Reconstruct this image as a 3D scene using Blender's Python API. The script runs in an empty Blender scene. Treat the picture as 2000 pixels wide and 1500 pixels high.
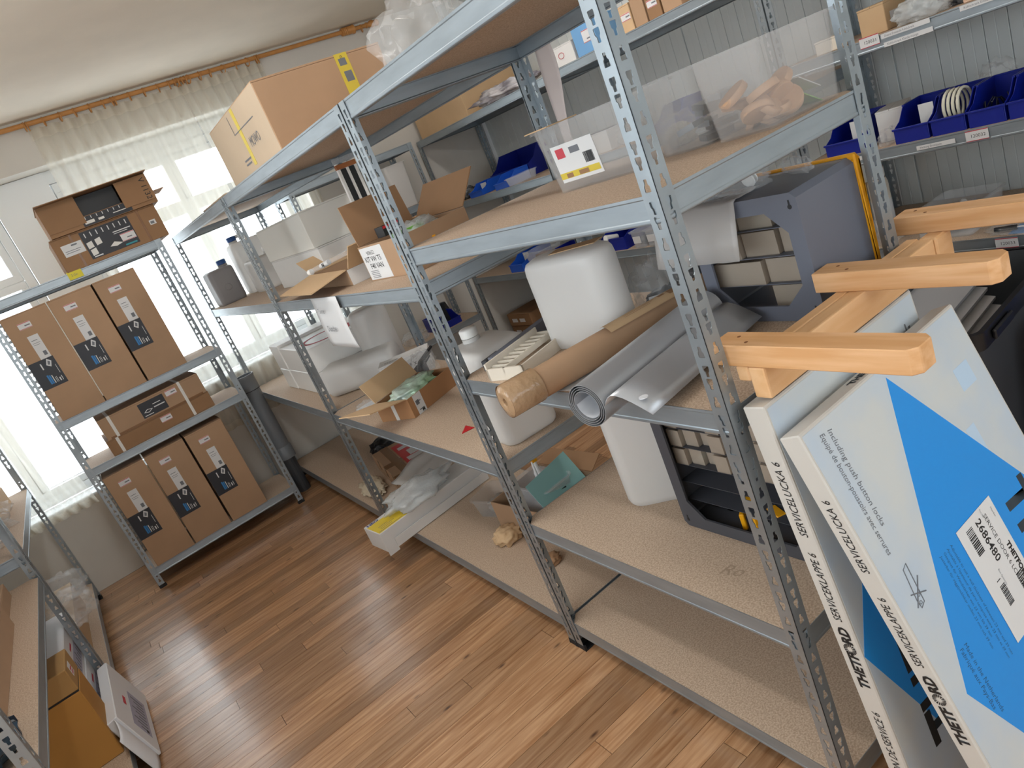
import bpy, bmesh, math, random
from mathutils import Matrix, Vector, noise
random.seed(7)
SC = bpy.context.scene
COL = SC.collection
PI = math.pi
# ------------------------------------------------------------------ camera
cam_d = bpy.data.cameras.new('camera')
cam = bpy.data.objects.new('camera', cam_d); COL.objects.link(cam)
r0 = (0.7612017, -0.53346307, -0.36876704); r1 = (-0.47221602, -0.06618526, -0.87899462); r2 = (0.44450423, 0.8432299, -0.30229014)
cam.matrix_world = Matrix(((r0[0], -r1[0], -r2[0], -0.8055), (r0[1], -r1[1], -r2[1], -1.8151), (r0[2], -r1[2], -r2[2], 1.5586), (0, 0, 0, 1)))
cam_d.sensor_width = 36; cam_d.lens = 1393.585 / 2000 * 36; cam_d.clip_start = .02; cam_d.clip_end = 100
SC.camera = cam
# ------------------------------------------------------------------ world, light, exposure
w = bpy.data.worlds.new('world'); SC.world = w; w.use_nodes = True
bg = w.node_tree.nodes['Background']; bg.inputs[0].default_value = (.86, .94, 1, 1); bg.inputs[1].default_value = 2.6
def portal(name, loc, rot, sx, sy):
    l = bpy.data.lights.new(name, 'AREA'); l.shape = 'RECTANGLE'; l.size = sx; l.size_y = sy
    l.cycles.is_portal = True
    o = bpy.data.objects.new(name, l); COL.objects.link(o); o.location = loc; o.rotation_euler = rot
portal('portal_window', (-.51, 3.66, 1.5), (-PI/2, 0, 0), 3.0, 1.9)
portal('portal_rear', (.25, -3.66, 1.6), (PI/2, 0, 0), 2.6, 1.6)
portal('portal_side', (-2.16, -.8, 1.67), (0, -PI/2, 0), 1.55, 4.1)
FILL_LAMP = 13  # emission strength of the added fill lamps
VS = SC.view_settings
VS.view_transform = 'Standard'; VS.look = 'None'; VS.gamma = 1; VS.use_curve_mapping = False; VS.exposure = .9
CY = SC.cycles
CY.max_bounces = 8; CY.diffuse_bounces = 4; CY.glossy_bounces = 3; CY.transmission_bounces = 6; CY.transparent_max_bounces = 16
CY.caustics_reflective = False; CY.caustics_refractive = False; CY.sample_clamp_indirect = 6
# ------------------------------------------------------------------ materials
def lin(h):
    h = h.lstrip('#'); o = []
    for i in (0, 2, 4):
        c = int(h[i:i+2], 16) / 255; o.append(c / 12.92 if c <= .04045 else ((c + .055) / 1.055) ** 2.4)
    return (*o, 1)
MATS = {}
def mat(name, col, rough=.6, metal=0, noise_amt=0, scale=20, col2=None, bump=0, bscale=80, trans=0, spec=None, stretch=None, rnd=0, alpha=None, translucent=0, coat=0, gloss_t=.12, coords='Object'):
    if name in MATS: return MATS[name]
    m = bpy.data.materials.new(name); m.use_nodes = True; N = m.node_tree.nodes; L = m.node_tree.links
    b = N['Principled BSDF']; out = N['Material Output']
    b.inputs['Roughness'].default_value = rough; b.inputs['Metallic'].default_value = metal
    if coat: b.inputs['Coat Weight'].default_value = coat; b.inputs['Coat Roughness'].default_value = .2
    c1 = lin(col); b.inputs['Base Color'].default_value = c1
    if trans: b.inputs['Transmission Weight'].default_value = trans
    tc = N.new('ShaderNodeTexCoord'); src = tc.outputs[coords]
    if stretch:
        mp = N.new('ShaderNodeMapping'); mp.inputs['Scale'].default_value = stretch; L.new(src, mp.inputs[0]); src = mp.outputs[0]
    last = None
    if noise_amt or col2:
        nz = N.new('ShaderNodeTexNoise'); nz.inputs['Scale'].default_value = scale; nz.inputs['Detail'].default_value = 4; L.new(src, nz.inputs[0])
        rp = N.new('ShaderNodeValToRGB'); rp.color_ramp.elements[0].position = .38; rp.color_ramp.elements[1].position = .62
        c2 = lin(col2) if col2 else tuple(c * (1 - noise_amt) for c in c1[:3]) + (1,)
        rp.color_ramp.elements[0].color = c1; rp.color_ramp.elements[1].color = c2
        L.new(nz.outputs['Fac'], rp.inputs[0]); last = rp.outputs[0]
    if rnd:
        oi = N.new('ShaderNodeObjectInfo'); hs = N.new('ShaderNodeHueSaturation')
        ma = N.new('ShaderNodeMapRange'); ma.inputs[3].default_value = 1 - rnd; ma.inputs[4].default_value = 1 + rnd
        L.new(oi.outputs['Random'], ma.inputs[0]); L.new(ma.outputs[0], hs.inputs['Value'])
        if last: L.new(last, hs.inputs['Color'])
        else: hs.inputs['Color'].default_value = c1
        last = hs.outputs[0]
    if last: L.new(last, b.inputs['Base Color'])
    if bump:
        n2 = N.new('ShaderNodeTexNoise'); n2.inputs['Scale'].default_value = bscale; n2.inputs['Detail'].default_value = 3; L.new(src, n2.inputs[0])
        bp = N.new('ShaderNodeBump'); bp.inputs['Strength'].default_value = bump; bp.inputs['Distance'].default_value = .004
        L.new(n2.outputs['Fac'], bp.inputs['Height']); L.new(bp.outputs[0], b.inputs['Normal'])
    sh = b.outputs[0]
    if translucent:
        tr = N.new('ShaderNodeBsdfTranslucent'); tr.inputs[0].default_value = c1; mx = N.new('ShaderNodeMixShader'); mx.inputs[0].default_value = translucent
        L.new(sh, mx.inputs[1]); L.new(tr.outputs[0], mx.inputs[2]); sh = mx.outputs[0]
    if alpha is not None:
        tp = N.new('ShaderNodeBsdfTransparent'); mx = N.new('ShaderNodeMixShader'); mx.inputs[0].default_value = alpha
        L.new(tp.outputs[0], mx.inputs[1]); L.new(sh, mx.inputs[2]); sh = mx.outputs[0]
    L.new(sh, out.inputs[0]); MATS[name] = m
    return m
galv = mat('galvanised_steel', '#a3acb2', .38, .75, .14, 9, bump=.03, bscale=30)
galv_beam = mat('galvanised_beam', '#a3adb4', .42, .7, .12, 6, stretch=(1, 1, 6))
particle = mat('particle_board', '#c6b09a', .75, 0, 0, 240, '#a8917b', bump=.05, bscale=300)
board_edge = mat('board_edge', '#b4946d', .8, 0, .2, 60)
plaster = mat('plaster', '#ece4d6', .9, 0, .05, 3, bump=.25, bscale=14)
white_wall = mat('white_wall', '#dcd8d0', .9, 0, .05, 3, bump=.35, bscale=16)
panel_m = mat('wall_panel', '#dfe5e5', .5, 0, .04, 2)
frame_m = mat('window_frame', '#eef2f4', .35)
def floor_mat():
    m = bpy.data.materials.new('floor_wood'); m.use_nodes = True; N = m.node_tree.nodes; L = m.node_tree.links; b = N['Principled BSDF']
    tc = N.new('ShaderNodeTexCoord'); oi = N.new('ShaderNodeObjectInfo')
    ad = N.new('ShaderNodeVectorMath'); ad.operation = 'ADD'; cx = N.new('ShaderNodeCombineXYZ')
    ml = N.new('ShaderNodeMath'); ml.operation = 'MULTIPLY'; ml.inputs[1].default_value = 40; L.new(oi.outputs['Random'], ml.inputs[0])
    L.new(ml.outputs[0], cx.inputs[0]); L.new(ml.outputs[0], cx.inputs[1]); L.new(tc.outputs['Object'], ad.inputs[0]); L.new(cx.outputs[0], ad.inputs[1])
    mp = N.new('ShaderNodeMapping'); mp.inputs['Scale'].default_value = (1.5, 22, 1); L.new(ad.outputs[0], mp.inputs[0])
    nz = N.new('ShaderNodeTexNoise'); nz.inputs['Scale'].default_value = 3; nz.inputs['Detail'].default_value = 6; nz.inputs['Distortion'].default_value = .6; L.new(mp.outputs[0], nz.inputs[0])
    rp = N.new('ShaderNodeValToRGB'); e = rp.color_ramp.elements; e[0].position = .3; e[1].position = .72; e[0].color = lin('#996b46'); e[1].color = lin('#c9a07a')
    L.new(nz.outputs['Fac'], rp.inputs[0])
    mp2 = N.new('ShaderNodeMapping'); mp2.inputs['Scale'].default_value = (6, 16, 1); L.new(ad.outputs[0], mp2.inputs[0])
    kn = N.new('ShaderNodeTexVoronoi'); kn.inputs['Scale'].default_value = .8; L.new(mp2.outputs[0], kn.inputs[0])
    kr = N.new('ShaderNodeValToRGB'); kr.color_ramp.elements[0].position = .03; kr.color_ramp.elements[1].position = .11
    kr.color_ramp.elements[0].color = (.14, .09, .07, 1); kr.color_ramp.elements[1].color = (1, 1, 1, 1); L.new(kn.outputs['Distance'], kr.inputs[0])
    mk = N.new('ShaderNodeMix'); mk.data_type = 'RGBA'; mk.blend_type = 'MULTIPLY'; mk.inputs[0].default_value = .9
    L.new(rp.outputs[0], mk.inputs[6]); L.new(kr.outputs[0], mk.inputs[7])
    hs = N.new('ShaderNodeHueSaturation'); mr = N.new('ShaderNodeMapRange'); mr.inputs[3].default_value = .70; mr.inputs[4].default_value = 1.2
    L.new(oi.outputs['Random'], mr.inputs[0]); L.new(mr.outputs[0], hs.inputs['Value']); L.new(mk.outputs[2], hs.inputs['Color']); L.new(hs.outputs[0], b.inputs['Base Color'])
    b.inputs['Roughness'].default_value = .3; b.inputs['Coat Weight'].default_value = .5; b.inputs['Coat Roughness'].default_value = .16
    bp = N.new('ShaderNodeBump'); bp.inputs['Strength'].default_value = .12; bp.inputs['Distance'].default_value = .003; L.new(nz.outputs['Fac'], bp.inputs['Height']); L.new(bp.outputs[0], b.inputs['Normal'])
    return m
floor_m = floor_mat()
kraft = mat('cardboard', '#ad8c6e', .85, 0, .07, 6, stretch=(1, 1, 1), bump=.04, bscale=40, rnd=.05)
kraft_d = mat('cardboard_dark', '#94704f', .8, 0, .08, 6, rnd=.05)
kraft_o = mat('cardboard_ochre', '#b3803c', .8, 0, .06, 5)
kraft_in = mat('cardboard_inner', '#9f7a59', .85, 0, .06, 8)
kraft_l = mat('cardboard_light', '#c9a983', .85, 0, .05, 8)
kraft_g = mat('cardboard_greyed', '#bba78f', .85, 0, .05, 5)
paper = mat('white_paper', '#d6d6d6', .8)
wcarton = mat('white_carton', '#d6d4d1', .7, 0, .03, 5)
thet_w = mat('printed_white', '#c6cac9', .45, 0, 0, 5, '#b4c3d2')
thet_b = mat('printed_blue', '#1b8ddf', .4)
thet_side = mat('printed_white_edge', '#c4c0b9', .5)
ink = mat('black_ink', '#17181a', .6)
ink_g = mat('grey_ink', '#6c6f75', .6)
ink_r = mat('red_ink', '#c0404c', .6)
ink_b = mat('blue_ink', '#2a79b8', .5)
ink_pale = mat('pale_blue_ink', '#b4cbe0', .5)
navy_l = mat('dark_label', '#22242b', .45)
yellow_p = mat('yellow_paper', '#d9cb3e', .7)
yellow_t = mat('yellow_tape', '#cdb63d', .4)
tape_m = mat('brown_tape', '#7f5a3a', .25)
tape_c = mat('white_strap', '#d9d6d0', .4)
hdpe = mat('milky_plastic', '#eeece9', .35, 0, .03, 3, translucent=.35)
hdpe_w = mat('white_plastic', '#f0eeea', .4, 0, .02, 3)
grey_pl = mat('grey_plastic', '#8e8b8c', .45, 0, .04, 5)
blue_cap = mat('blue_cap', '#23508f', .4)
blue_pl = mat('blue_bin_plastic', '#0d1f86', .35)
blue_pl2 = mat('bright_blue_plastic', '#1f58c4', .35)
char_pl = mat('charcoal_plastic', '#3e4145', .5, 0, .05, 8)
cab_pl = mat('cabinet_grey_plastic', '#646874', .45, 0, .03, 8)
yel_pl = mat('yellow_plastic', '#f0a816', .4)
blk_pl = mat('black_plastic', '#17181b', .4)
clear_pl = mat('clear_plastic', '#e8ebee', .12, alpha=.22)
cloudy_pl = mat('cloudy_plastic', '#dcdbda', .3, translucent=.35, alpha=.2)
drawer_pl = mat('drawer_plastic', '#d2c4b4', .3, translucent=.3, alpha=.55)
bag_pl = mat('bag_plastic', '#eef0f2', .1, alpha=.17, bump=.5, bscale=9)
bubble = mat('bubble_wrap', '#e4e8e8', .12, alpha=.42, bump=1, bscale=120)
foil = mat('silver_foil', '#aeb0b4', .34, .45, .05, 4)
foil_in = mat('foil_inner_white', '#d8dadf', .5)
pine = mat('pine_wood', '#e0b587', .55, 0, 0, 2.2, '#d6a674', stretch=(2, 14, 14))
pine_y = mat('pine_wood_arm', '#dfb285', .55, 0, 0, 2.2, '#cf9c69', stretch=(18, 2, 26))
pine_end = mat('pine_end_grain', '#d39f6b', .65, 0, .15, 40)
rod_m = mat('rod_wood', '#c98d4e', .4, 0, .12, 20)
pvc = mat('grey_pvc_pipe', '#74797e', .4, 0, .05, 5)
rubber = mat('black_rubber', '#1b1c1e', .7)
sheer = mat('sheer_curtain', '#f4f0e4', .8, translucent=.6, alpha=.42)
hem_m = mat('curtain_hem', '#f3eee2', .8, translucent=.5, alpha=.5)
glass = mat('window_glass', '#ffffff', .02, alpha=.06)
copper = mat('copper_foil', '#a5663d', .3, .6)
red_pl = mat('red_plastic', '#c31d24', .4)
green_pl = mat('green_plastic', '#78b44a', .4)
teal_p = mat('teal_card', '#8fc0bf', .8)
beige_pl = mat('cream_plastic', '#d8cfc0', .5)
felt_m = mat('tan_disc', '#c39b7a', .8, 0, .1, 30)
dark_stuff = mat('dark_parts', '#33373f', .5, 0, .4, 40)
cable_w = mat('white_cable', '#dcd8c6', .5)
steel_d = mat('dark_steel', '#5e6164', .35, .8)
orange_tape = mat('red_orange_tape', '#d8522f', .4)

# ------------------------------------------------------------------ mesh helpers
class MB:
    def __init__(s): s.v = []; s.f = []
    def add(s, vs, fs, M=None):
        n = len(s.v)
        s.v += [tuple(M @ Vector(p)) if M else tuple(p) for p in vs]
        s.f += [tuple(i + n for i in f) for f in fs]
        return s
    def box(s, x0, x1, y0, y1, z0, z1, M=None):
        return s.add([(x0,y0,z0),(x1,y0,z0),(x1,y1,z0),(x0,y1,z0),(x0,y0,z1),(x1,y0,z1),(x1,y1,z1),(x0,y1,z1)],
                     [(0,3,2,1),(4,5,6,7),(0,1,5,4),(1,2,6,5),(2,3,7,6),(3,0,4,7)], M)
    def prism(s, poly, h0, h1, M=None):
        a = sum(poly[i][0]*poly[(i+1)%len(poly)][1]-poly[(i+1)%len(poly)][0]*poly[i][1] for i in range(len(poly)))
        if a < 0: poly = poly[::-1]
        n = len(poly)
        return s.add([(p[0],p[1],h0) for p in poly]+[(p[0],p[1],h1) for p in poly],
                     [tuple(range(n-1,-1,-1)), tuple(range(n,2*n))]+[(i,(i+1)%n,n+(i+1)%n,n+i) for i in range(n)], M)
    def loops(s, L, cap0=True, cap1=True, M=None):
        n = len(L[0]); vs = [p for l in L for p in l]; fs = []
        for k in range(len(L)-1):
            for i in range(n): fs.append((k*n+i, k*n+(i+1)%n, (k+1)*n+(i+1)%n, (k+1)*n+i))
        if cap0: fs.append(tuple(range(n-1,-1,-1)))
        if cap1: fs.append(tuple(range((len(L)-1)*n, len(L)*n)))
        return s.add(vs, fs, M)
    def lathe(s, prof, seg=20, M=None, cap0=True, cap1=True):
        return s.loops([[(r*math.cos(2*PI*i/seg), r*math.sin(2*PI*i/seg), z) for i in range(seg)] for r, z in prof], cap0, cap1, M)
    def path(s, pts, r, seg=8, M=None, cap=True, closed=False):
        pts = [Vector(p) for p in pts]; L = []; up = Vector((0,0,1)); nrm = None
        for i, p in enumerate(pts):
            if closed: t = pts[(i+1)%len(pts)] - pts[i-1]
            else: t = pts[min(i+1,len(pts)-1)] - pts[max(i-1,0)]
            t.normalize()
            if nrm is None:
                nrm = t.orthogonal().normalized()
            nrm = (nrm - t*nrm.dot(t))
            if nrm.length < 1e-6: nrm = t.orthogonal()
            nrm.normalize(); b = t.cross(nrm); rr = r[i] if isinstance(r, (list,tuple)) else r
            L.append([tuple(p + (nrm*math.cos(2*PI*k/seg) + b*math.sin(2*PI*k/seg))*rr) for k in range(seg)])
        if closed: L.append(L[0]); return s.loops(L, False, False, M)
        return s.loops(L, cap, cap, M)
    def grid(s, fn, nu, nv, M=None):
        vs = [tuple(fn(i/nu, j/nv)) for j in range(nv+1) for i in range(nu+1)]
        return s.add(vs, [(j*(nu+1)+i, j*(nu+1)+i+1, (j+1)*(nu+1)+i+1, (j+1)*(nu+1)+i) for j in range(nv) for i in range(nu)], M)
    def build(s, name, m, parent=None, smooth=False, bevel=0, seg=1, solid=0):
        me = bpy.data.meshes.new(name); me.from_pydata(s.v, [], s.f)
        if bevel or solid:
            b = bmesh.new(); b.from_mesh(me)
            if bevel:
                bmesh.ops.remove_doubles(b, verts=b.verts, dist=1e-6)
                b.normal_update()
                es = [e for e in b.edges if len(e.link_faces) == 2 and e.calc_face_angle(0) > .5]
                bmesh.ops.bevel(b, geom=es, offset=bevel, segments=seg, profile=.6, affect='EDGES', clamp_overlap=True)
            if solid: bmesh.ops.solidify(b, geom=b.faces[:], thickness=solid)
            b.to_mesh(me); b.free()
        me.update()
        return link(name, me, m, parent, smooth)
def link(name, me, m, parent=None, smooth=False):
    if m and not me.materials: me.materials.append(m)
    if smooth:
        me.polygons.foreach_set('use_smooth', [True]*len(me.polygons))
        if smooth != 2:
            try: me.set_sharp_from_angle(angle=.9)
            except Exception: pass
    o = bpy.data.objects.new(name, me); COL.objects.link(o)
    if parent: o.parent = parent
    return o
def tag(o, label=None, cat=None, group=None, kind=None):
    if label: o['label'] = label
    if cat: o['category'] = cat
    if group: o['group'] = group
    if kind: o['kind'] = kind
    return o
def thing(name, label, cat, loc=(0,0,0), rz=0, group=None, M=None):
    o = bpy.data.objects.new(name, None); COL.objects.link(o); o.empty_display_size = .05
    if M: o.matrix_world = M
    else: o.location = loc; o.rotation_euler = (0, 0, rz)
    return tag(o, label, cat, group)
def copy_tree(root, loc, rz=None, label=None, group=None):
    r = root.copy(); COL.objects.link(r); r.location = loc
    if rz is not None: r.rotation_euler = (0, 0, rz)
    tag(r, label, None, group)
    for ch in root.children:
        c = ch.copy(); COL.objects.link(c); c.parent = r
        for g in ch.children:
            d = g.copy(); COL.objects.link(d); d.parent = c
    return r
def FR(O, u, v):
    u = Vector(u).normalized(); v = Vector(v).normalized(); n = u.cross(v)
    return Matrix(((u.x, v.x, n.x, O[0]), (u.y, v.y, n.y, O[1]), (u.z, v.z, n.z, O[2]), (0,0,0,1)))
def decal(parent, name, m, F, w=None, h=None, poly=None, lift=0, t=.0008, x=0, y=0):
    p = poly or [(x,y),(x+w,y),(x+w,y+h),(x,y+h)]
    return MB().prism(p, lift, lift+t, F).build(name, m, parent)
def text(parent, body, size, F, m, x=0, y=0, lift=.0008, shear=0, bold=0, space=1, sx=1, align='LEFT', name='lettering', rot=0):
    cu = bpy.data.curves.new('t', 'FONT'); cu.body = body; cu.size = size; cu.shear = shear; cu.offset = bold; cu.resolution_u = 2
    cu.space_character = space; cu.align_x = align; cu.extrude = 0
    ob = bpy.data.objects.new('t', cu)
    me = bpy.data.meshes.new_from_object(ob)
    bpy.data.objects.remove(ob); bpy.data.curves.remove(cu)
    me.transform(F @ Matrix.Translation((x, y, lift)) @ Matrix.Rotation(rot, 4, 'Z') @ Matrix.Diagonal((sx,1,1,1)))
    me.name = name; me.materials.clear()
    return link(name, me, m, parent)
def lines(parent, F, rows, m, lift=.0009, name='print_lines'):
    b = MB()
    for x, y, w_, h_ in rows: b.prism([(x,y),(x+w_,y),(x+w_,y+h_),(x,y+h_)], lift, lift+.0003, F)
    o = b.build(name, m, parent)
    if len(rows) > 1: o['kind'] = 'stuff'
    return o
def barcode(parent, F, x, y, w_, h_, lift=.0009):
    rg = random.Random(int(w_*1e5)); rows = []; c = x
    while c < x + w_:
        t = rg.choice((.0008,.0013,.002))*w_/.04; rows.append((c, y, min(t, x+w_-c), h_)); c += t + rg.choice((.0008,.0015))*w_/.04
    return lines(parent, F, rows, ink, lift, 'barcode')
def rrect(hx, hy, r, n=5, z=0, cx=0, cy=0):
    r = min(r, hx*.999, hy*.999); pts = []
    for sx, sy, a0 in ((1,1,0),(-1,1,90),(-1,-1,180),(1,-1,270)):
        for k in range(n+1):
            a = math.radians(a0 + 90*k/n); pts.append((cx+sx*(hx-r)+r*math.cos(a), cy+sy*(hy-r)+r*math.sin(a), z))
    return pts

# ------------------------------------------------------------------ room shell
def struct(o): o['kind'] = 'structure'; return o
XR, XL, YW, YB, ZC = 2.56, -2.05, 3.30, -3.55, 2.70
fl = struct(MB().box(XL-.15, XR+.15, YB-.15, YW+.3, -.12, -.012).build('floor', mat('subfloor', '#3a2415', .9)))
rng = random.Random(3); pm = {}
PW = .074
y = YW - .002; row = 0
rest = MB()
while y > YB:
    y0 = y - PW
    x = XL - rng.random()*1.2
    while x < XR:
        ln = rng.choice((.9, 1.2, 1.5, 1.8, 2.1)); x1 = min(x+ln, XR); xa = max(x, XL)
        if x1 - xa > .05:
            if y0 > -.9 and xa < .75:
                ln_ = round(x1-xa, 3)
                if ln_ not in pm:
                    b = MB().box(0, ln_-.0016, 0, PW-.0016, -.012, 0); me = bpy.data.meshes.new('plank'); me.from_pydata(b.v, [], b.f); me.materials.append(floor_m); pm[ln_] = me
                o = bpy.data.objects.new('plank', pm[ln_]); COL.objects.link(o); o.parent = fl; o.location = (xa, y0, 0)
            else: rest.box(xa, x1-.0012, y0, y0+PW-.0012, -.012, 0)
        x += ln
    y = y0; row += 1
tag(rest.build('planks', floor_m, fl), kind='stuff')
# window wall with one wide niche
NX0, NX1, NZ0, NZ1, ND = -2.0, .98, .84, 2.44, .3
ww = MB()
ww.box(XL-.15, NX0, YW, YW+ND, 0, ZC); ww.box(NX1, XR+.15, YW, YW+ND, 0, ZC)
ww.box(NX0, -.61, YW, YW+ND, 0, .56); ww.box(-.61, NX1, YW, YW+ND, 0, NZ0); ww.box(NX0, NX1, YW, YW+ND, NZ1, ZC)
struct(ww.build('wall_window', white_wall))
struct(MB().box(XL-.15, XR+.15, YB-.15, YW+ND, ZC, ZC+.12).build('ceiling', plaster))
# left and rear walls, each with an unseen window opening added for light
lw = MB(); lw.box(XL-.15, XL, 1.25, YW, 0, ZC); lw.box(XL-.15, XL, YB, -2.85, 0, ZC); lw.box(XL-.15, XL, -2.85, 1.25, 0, .9); lw.box(XL-.15, XL, -2.85, 1.25, 2.45, ZC)
struct(lw.build('wall_left', plaster))
bw = MB(); bw.box(XL-.15, -1.05, YB-.15, YB, 0, ZC); bw.box(1.55, XR+.15, YB-.15, YB, 0, ZC); bw.box(-1.05, 1.55, YB-.15, YB, 0, .8); bw.box(-1.05, 1.55, YB-.15, YB, 2.4, ZC)
struct(bw.build('wall_rear', plaster))
wr = struct(MB().box(XR+.012, XR+.15, YB, YW, 0, ZC).build('wall_right', panel_m))
# ribbed sheet panels on the right wall: each 1 m wide sheet is a part, ribs every 100 mm
def sheet(width):
    b = MB(); n = int(round(width/.09)); st = (width-.004)/n
    for i in range(n):
        a = i*st
        b.prism([(-.0045, a+.0012), (-.006, a+.003), (-.006, a+st*.5-.003), (-.005, a+st*.5), (-.006, a+st*.5+.003), (-.006, a+st-.003), (-.0045, a+st-.0012), (.004, a+st-.0012), (.004, a+.0012)], 0, ZC)
    return b
yy = YW - .012
shm = None
while yy > -2:
    wd = min(1.08, yy+2.2)
    if shm is None: shm = sheet(1.08).build('panel', panel_m, wr); o = shm; me0 = shm.data
    else: o = bpy.data.objects.new('panel', me0); COL.objects.link(o); o.parent = wr
    o.location = (XR+.008, yy-1.08, 0); yy -= 1.083
struct(MB().box(XR-.03, XR+.01, YW-.035, YW, 0, ZC).build('trim_1', frame_m))
# windows: white frames with mullions, sashes and panes, behind the niche
def window(name, x0, x1, z0, z1, cols, trans, y0=YW+.2):
    t = bpy.data.objects.new(name, None); COL.objects.link(t); t['kind'] = 'structure'; t.location = (x0, y0, z0)
    W, H = x1-x0, z1-z0; f = .055
    b = MB(); b.box(0, W, 0, .07, 0, f); b.box(0, W, 0, .07, H-f, H); b.box(0, f, 0, .07, f, H-f); b.box(W-f, W, 0, .07, f, H-f)
    b.build('frame', frame_m, t, bevel=.004)
    cw = (W-2*f)/cols
    for i in range(cols):
        a0, a1 = f+i*cw, f+(i+1)*cw; s = .045
        for zz0, zz1 in ((f, H*trans), (H*trans, H-f)):
            c = MB(); c.box(a0, a1, .012, .062, zz0, zz0+s); c.box(a0, a1, .012, .062, zz1-s, zz1); c.box(a0, a0+s, .012, .062, zz0+s, zz1-s); c.box(a1-s, a1, .012, .062, zz0+s, zz1-s)
            so = c.build('sash', frame_m, t, bevel=.004)
            MB().box(a0+s, a1-s, .034, .04, zz0+s, zz1-s).build('pane', glass, so)
    return t
window('window_1', NX0+.01, -.78, .58, NZ1-.08, 2, .74)
window('window_2', -.44, NX1-.02, NZ0+.02, NZ1-.08, 2, .74)
pr_ = MB(); pr_.box(-.775, -.615, YW+.18, YW+ND-.005, .565, NZ1-.003); pr_.box(-.615, -.445, YW+.18, YW+ND-.005, NZ0+.003, NZ1-.003); struct(pr_.build('trim_2', frame_m))
struct(MB().box(-.605, NX1-.002, YW-.005, YW+.2, NZ0+.001, NZ0+.018).build('trim_3', frame_m, bevel=.004))
struct(MB().box(NX0+.002, -.615, YW-.005, YW+.2, .5605, .578).build('trim_5', frame_m, bevel=.004))
struct(MB().box(NX0+.002, NX1-.002, YW+.2, YW+.28, NZ1-.078, NZ1-.001).build('trim_4', frame_m))
window('added_window_rear', -1.04, 1.54, .81, 2.39, 3, .75, YB-.12)  # unseen rear window, added to bring in more daylight
w4 = window('added_window_left', 0, 4.08, 0, 1.53, 4, .74); w4.location = (XL-.04, -2.84, .91); w4.rotation_euler = (0, 0, PI/2)  # unseen left window, added to light the aisle side
def lamp(label, x, y):  # batten lamp out of view, added to brighten the aisles
    t = thing('fill_lamp', label, 'lamp', (x, y, ZC-.06), 0, 'added fill lamps out of view')
    MB().box(-.06, .06, -.78, .78, .03, .06).build('housing', frame_m, t, bevel=.004)
    MB().loops([rrect(.05, .76, .01, 3, .0), rrect(.055, .77, .012, 3, .01), rrect(.055, .77, .012, 3, .0295)]).build('diffuser', lamp_m, t)
lamp_m = bpy.data.materials.new('fill_lamp_diffuser'); lamp_m.use_nodes = True
_b = lamp_m.node_tree.nodes['Principled BSDF']; _b.inputs['Emission Color'].default_value = (1, .98, .96, 1); _b.inputs['Emission Strength'].default_value = FILL_LAMP
lamp('added white fill lamp, out of view above the left aisle', -.72, .33)
lamp('added white fill lamp, out of view above the right aisle', 1.25, .85)

# ------------------------------------------------------------------ shelving
UH, FW, TH = 1.8, .035, .0016
def upright_mesh():
    def keyhole(cx, cz, up):
        s = 1 if up else -1
        q = [(-.0028,.0105),(.0028,.0105),(.0038,.001),(.0068,-.003),(.0068,-.0095),(-.0068,-.0095),(-.0068,-.003),(-.0038,.001)]
        q = [(cx+a, cz+s*b_) for a, b_ in q]
        return q if s > 0 else q[::-1]
    def flange():
        holes = []; z = .05
        while z < UH-.02:
            holes.append((z, True))
            if z+.072 < UH-.01: holes += [(z+.036, False), (z+.061, False)]
            z += .0975
        V = []; F = []; cx = .0185
        cuts = [.004] + [(holes[i][0]+holes[i+1][0])/2 for i in range(len(holes)-1)] + [UH]
        def face(pts):
            n = len(V); k = len(pts)
            V.extend([(p[0], 0, p[1]) for p in pts] + [(p[0], TH, p[1]) for p in pts])
            F.append(tuple(range(n, n+k))); F.append(tuple(range(n+2*k-1, n+k-1, -1)))
            for i in range(k):
                a, c = pts[i], pts[(i+1)%k]
                if abs(a[0]-cx) < 1e-9 and abs(c[0]-cx) < 1e-9: continue
                if a[1] == c[1] and a[1] in cuts[1:-1]: continue
                F.append((n+i, n+k+i, n+k+(i+1)%k, n+(i+1)%k))
        for i, (hz, up) in enumerate(holes):
            z0, z1 = cuts[i], cuts[i+1]; q = keyhole(0, 0, True); s_ = 1 if up else -1
            half = [(0,.0108),(.0026,.0108),(.0034,.0098),(.0036,.0022),(.0062,-.0008),(.0068,-.0092),(.0055,-.0105),(0,-.0105)]
            if not up: half = [(a, -c) for a, c in half][::-1]
            rt = [(cx+a, hz+c) for a, c in half]; lf = [(cx-a, hz+c) for a, c in half][::-1]
            face([(cx, z1)] + rt + [(cx, z0), (FW, z0), (FW, z1)])
            face([(cx, z0)] + lf + [(cx, z1), (0, z1), (0, z0)])
        return V, F
    V, F = flange(); m = MB(); m.add(V, F); m.add([(y, x, z) for x, y, z in V], [f[::-1] for f in F])
    # splice sleeve where the two halves of the post meet
    m.box(.0022, FW-.001, .0022, .0034, .86, .94); m.box(.0022, .0034, .0034, FW-.001, .86, .94)
    me = bpy.data.meshes.new('upright'); me.from_pydata(m.v, [], m.f); me.update(); me.materials.append(galv)
    return me
UPR = upright_mesh()
foot_me = None
BH = .049
beam_cache = {}
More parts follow.
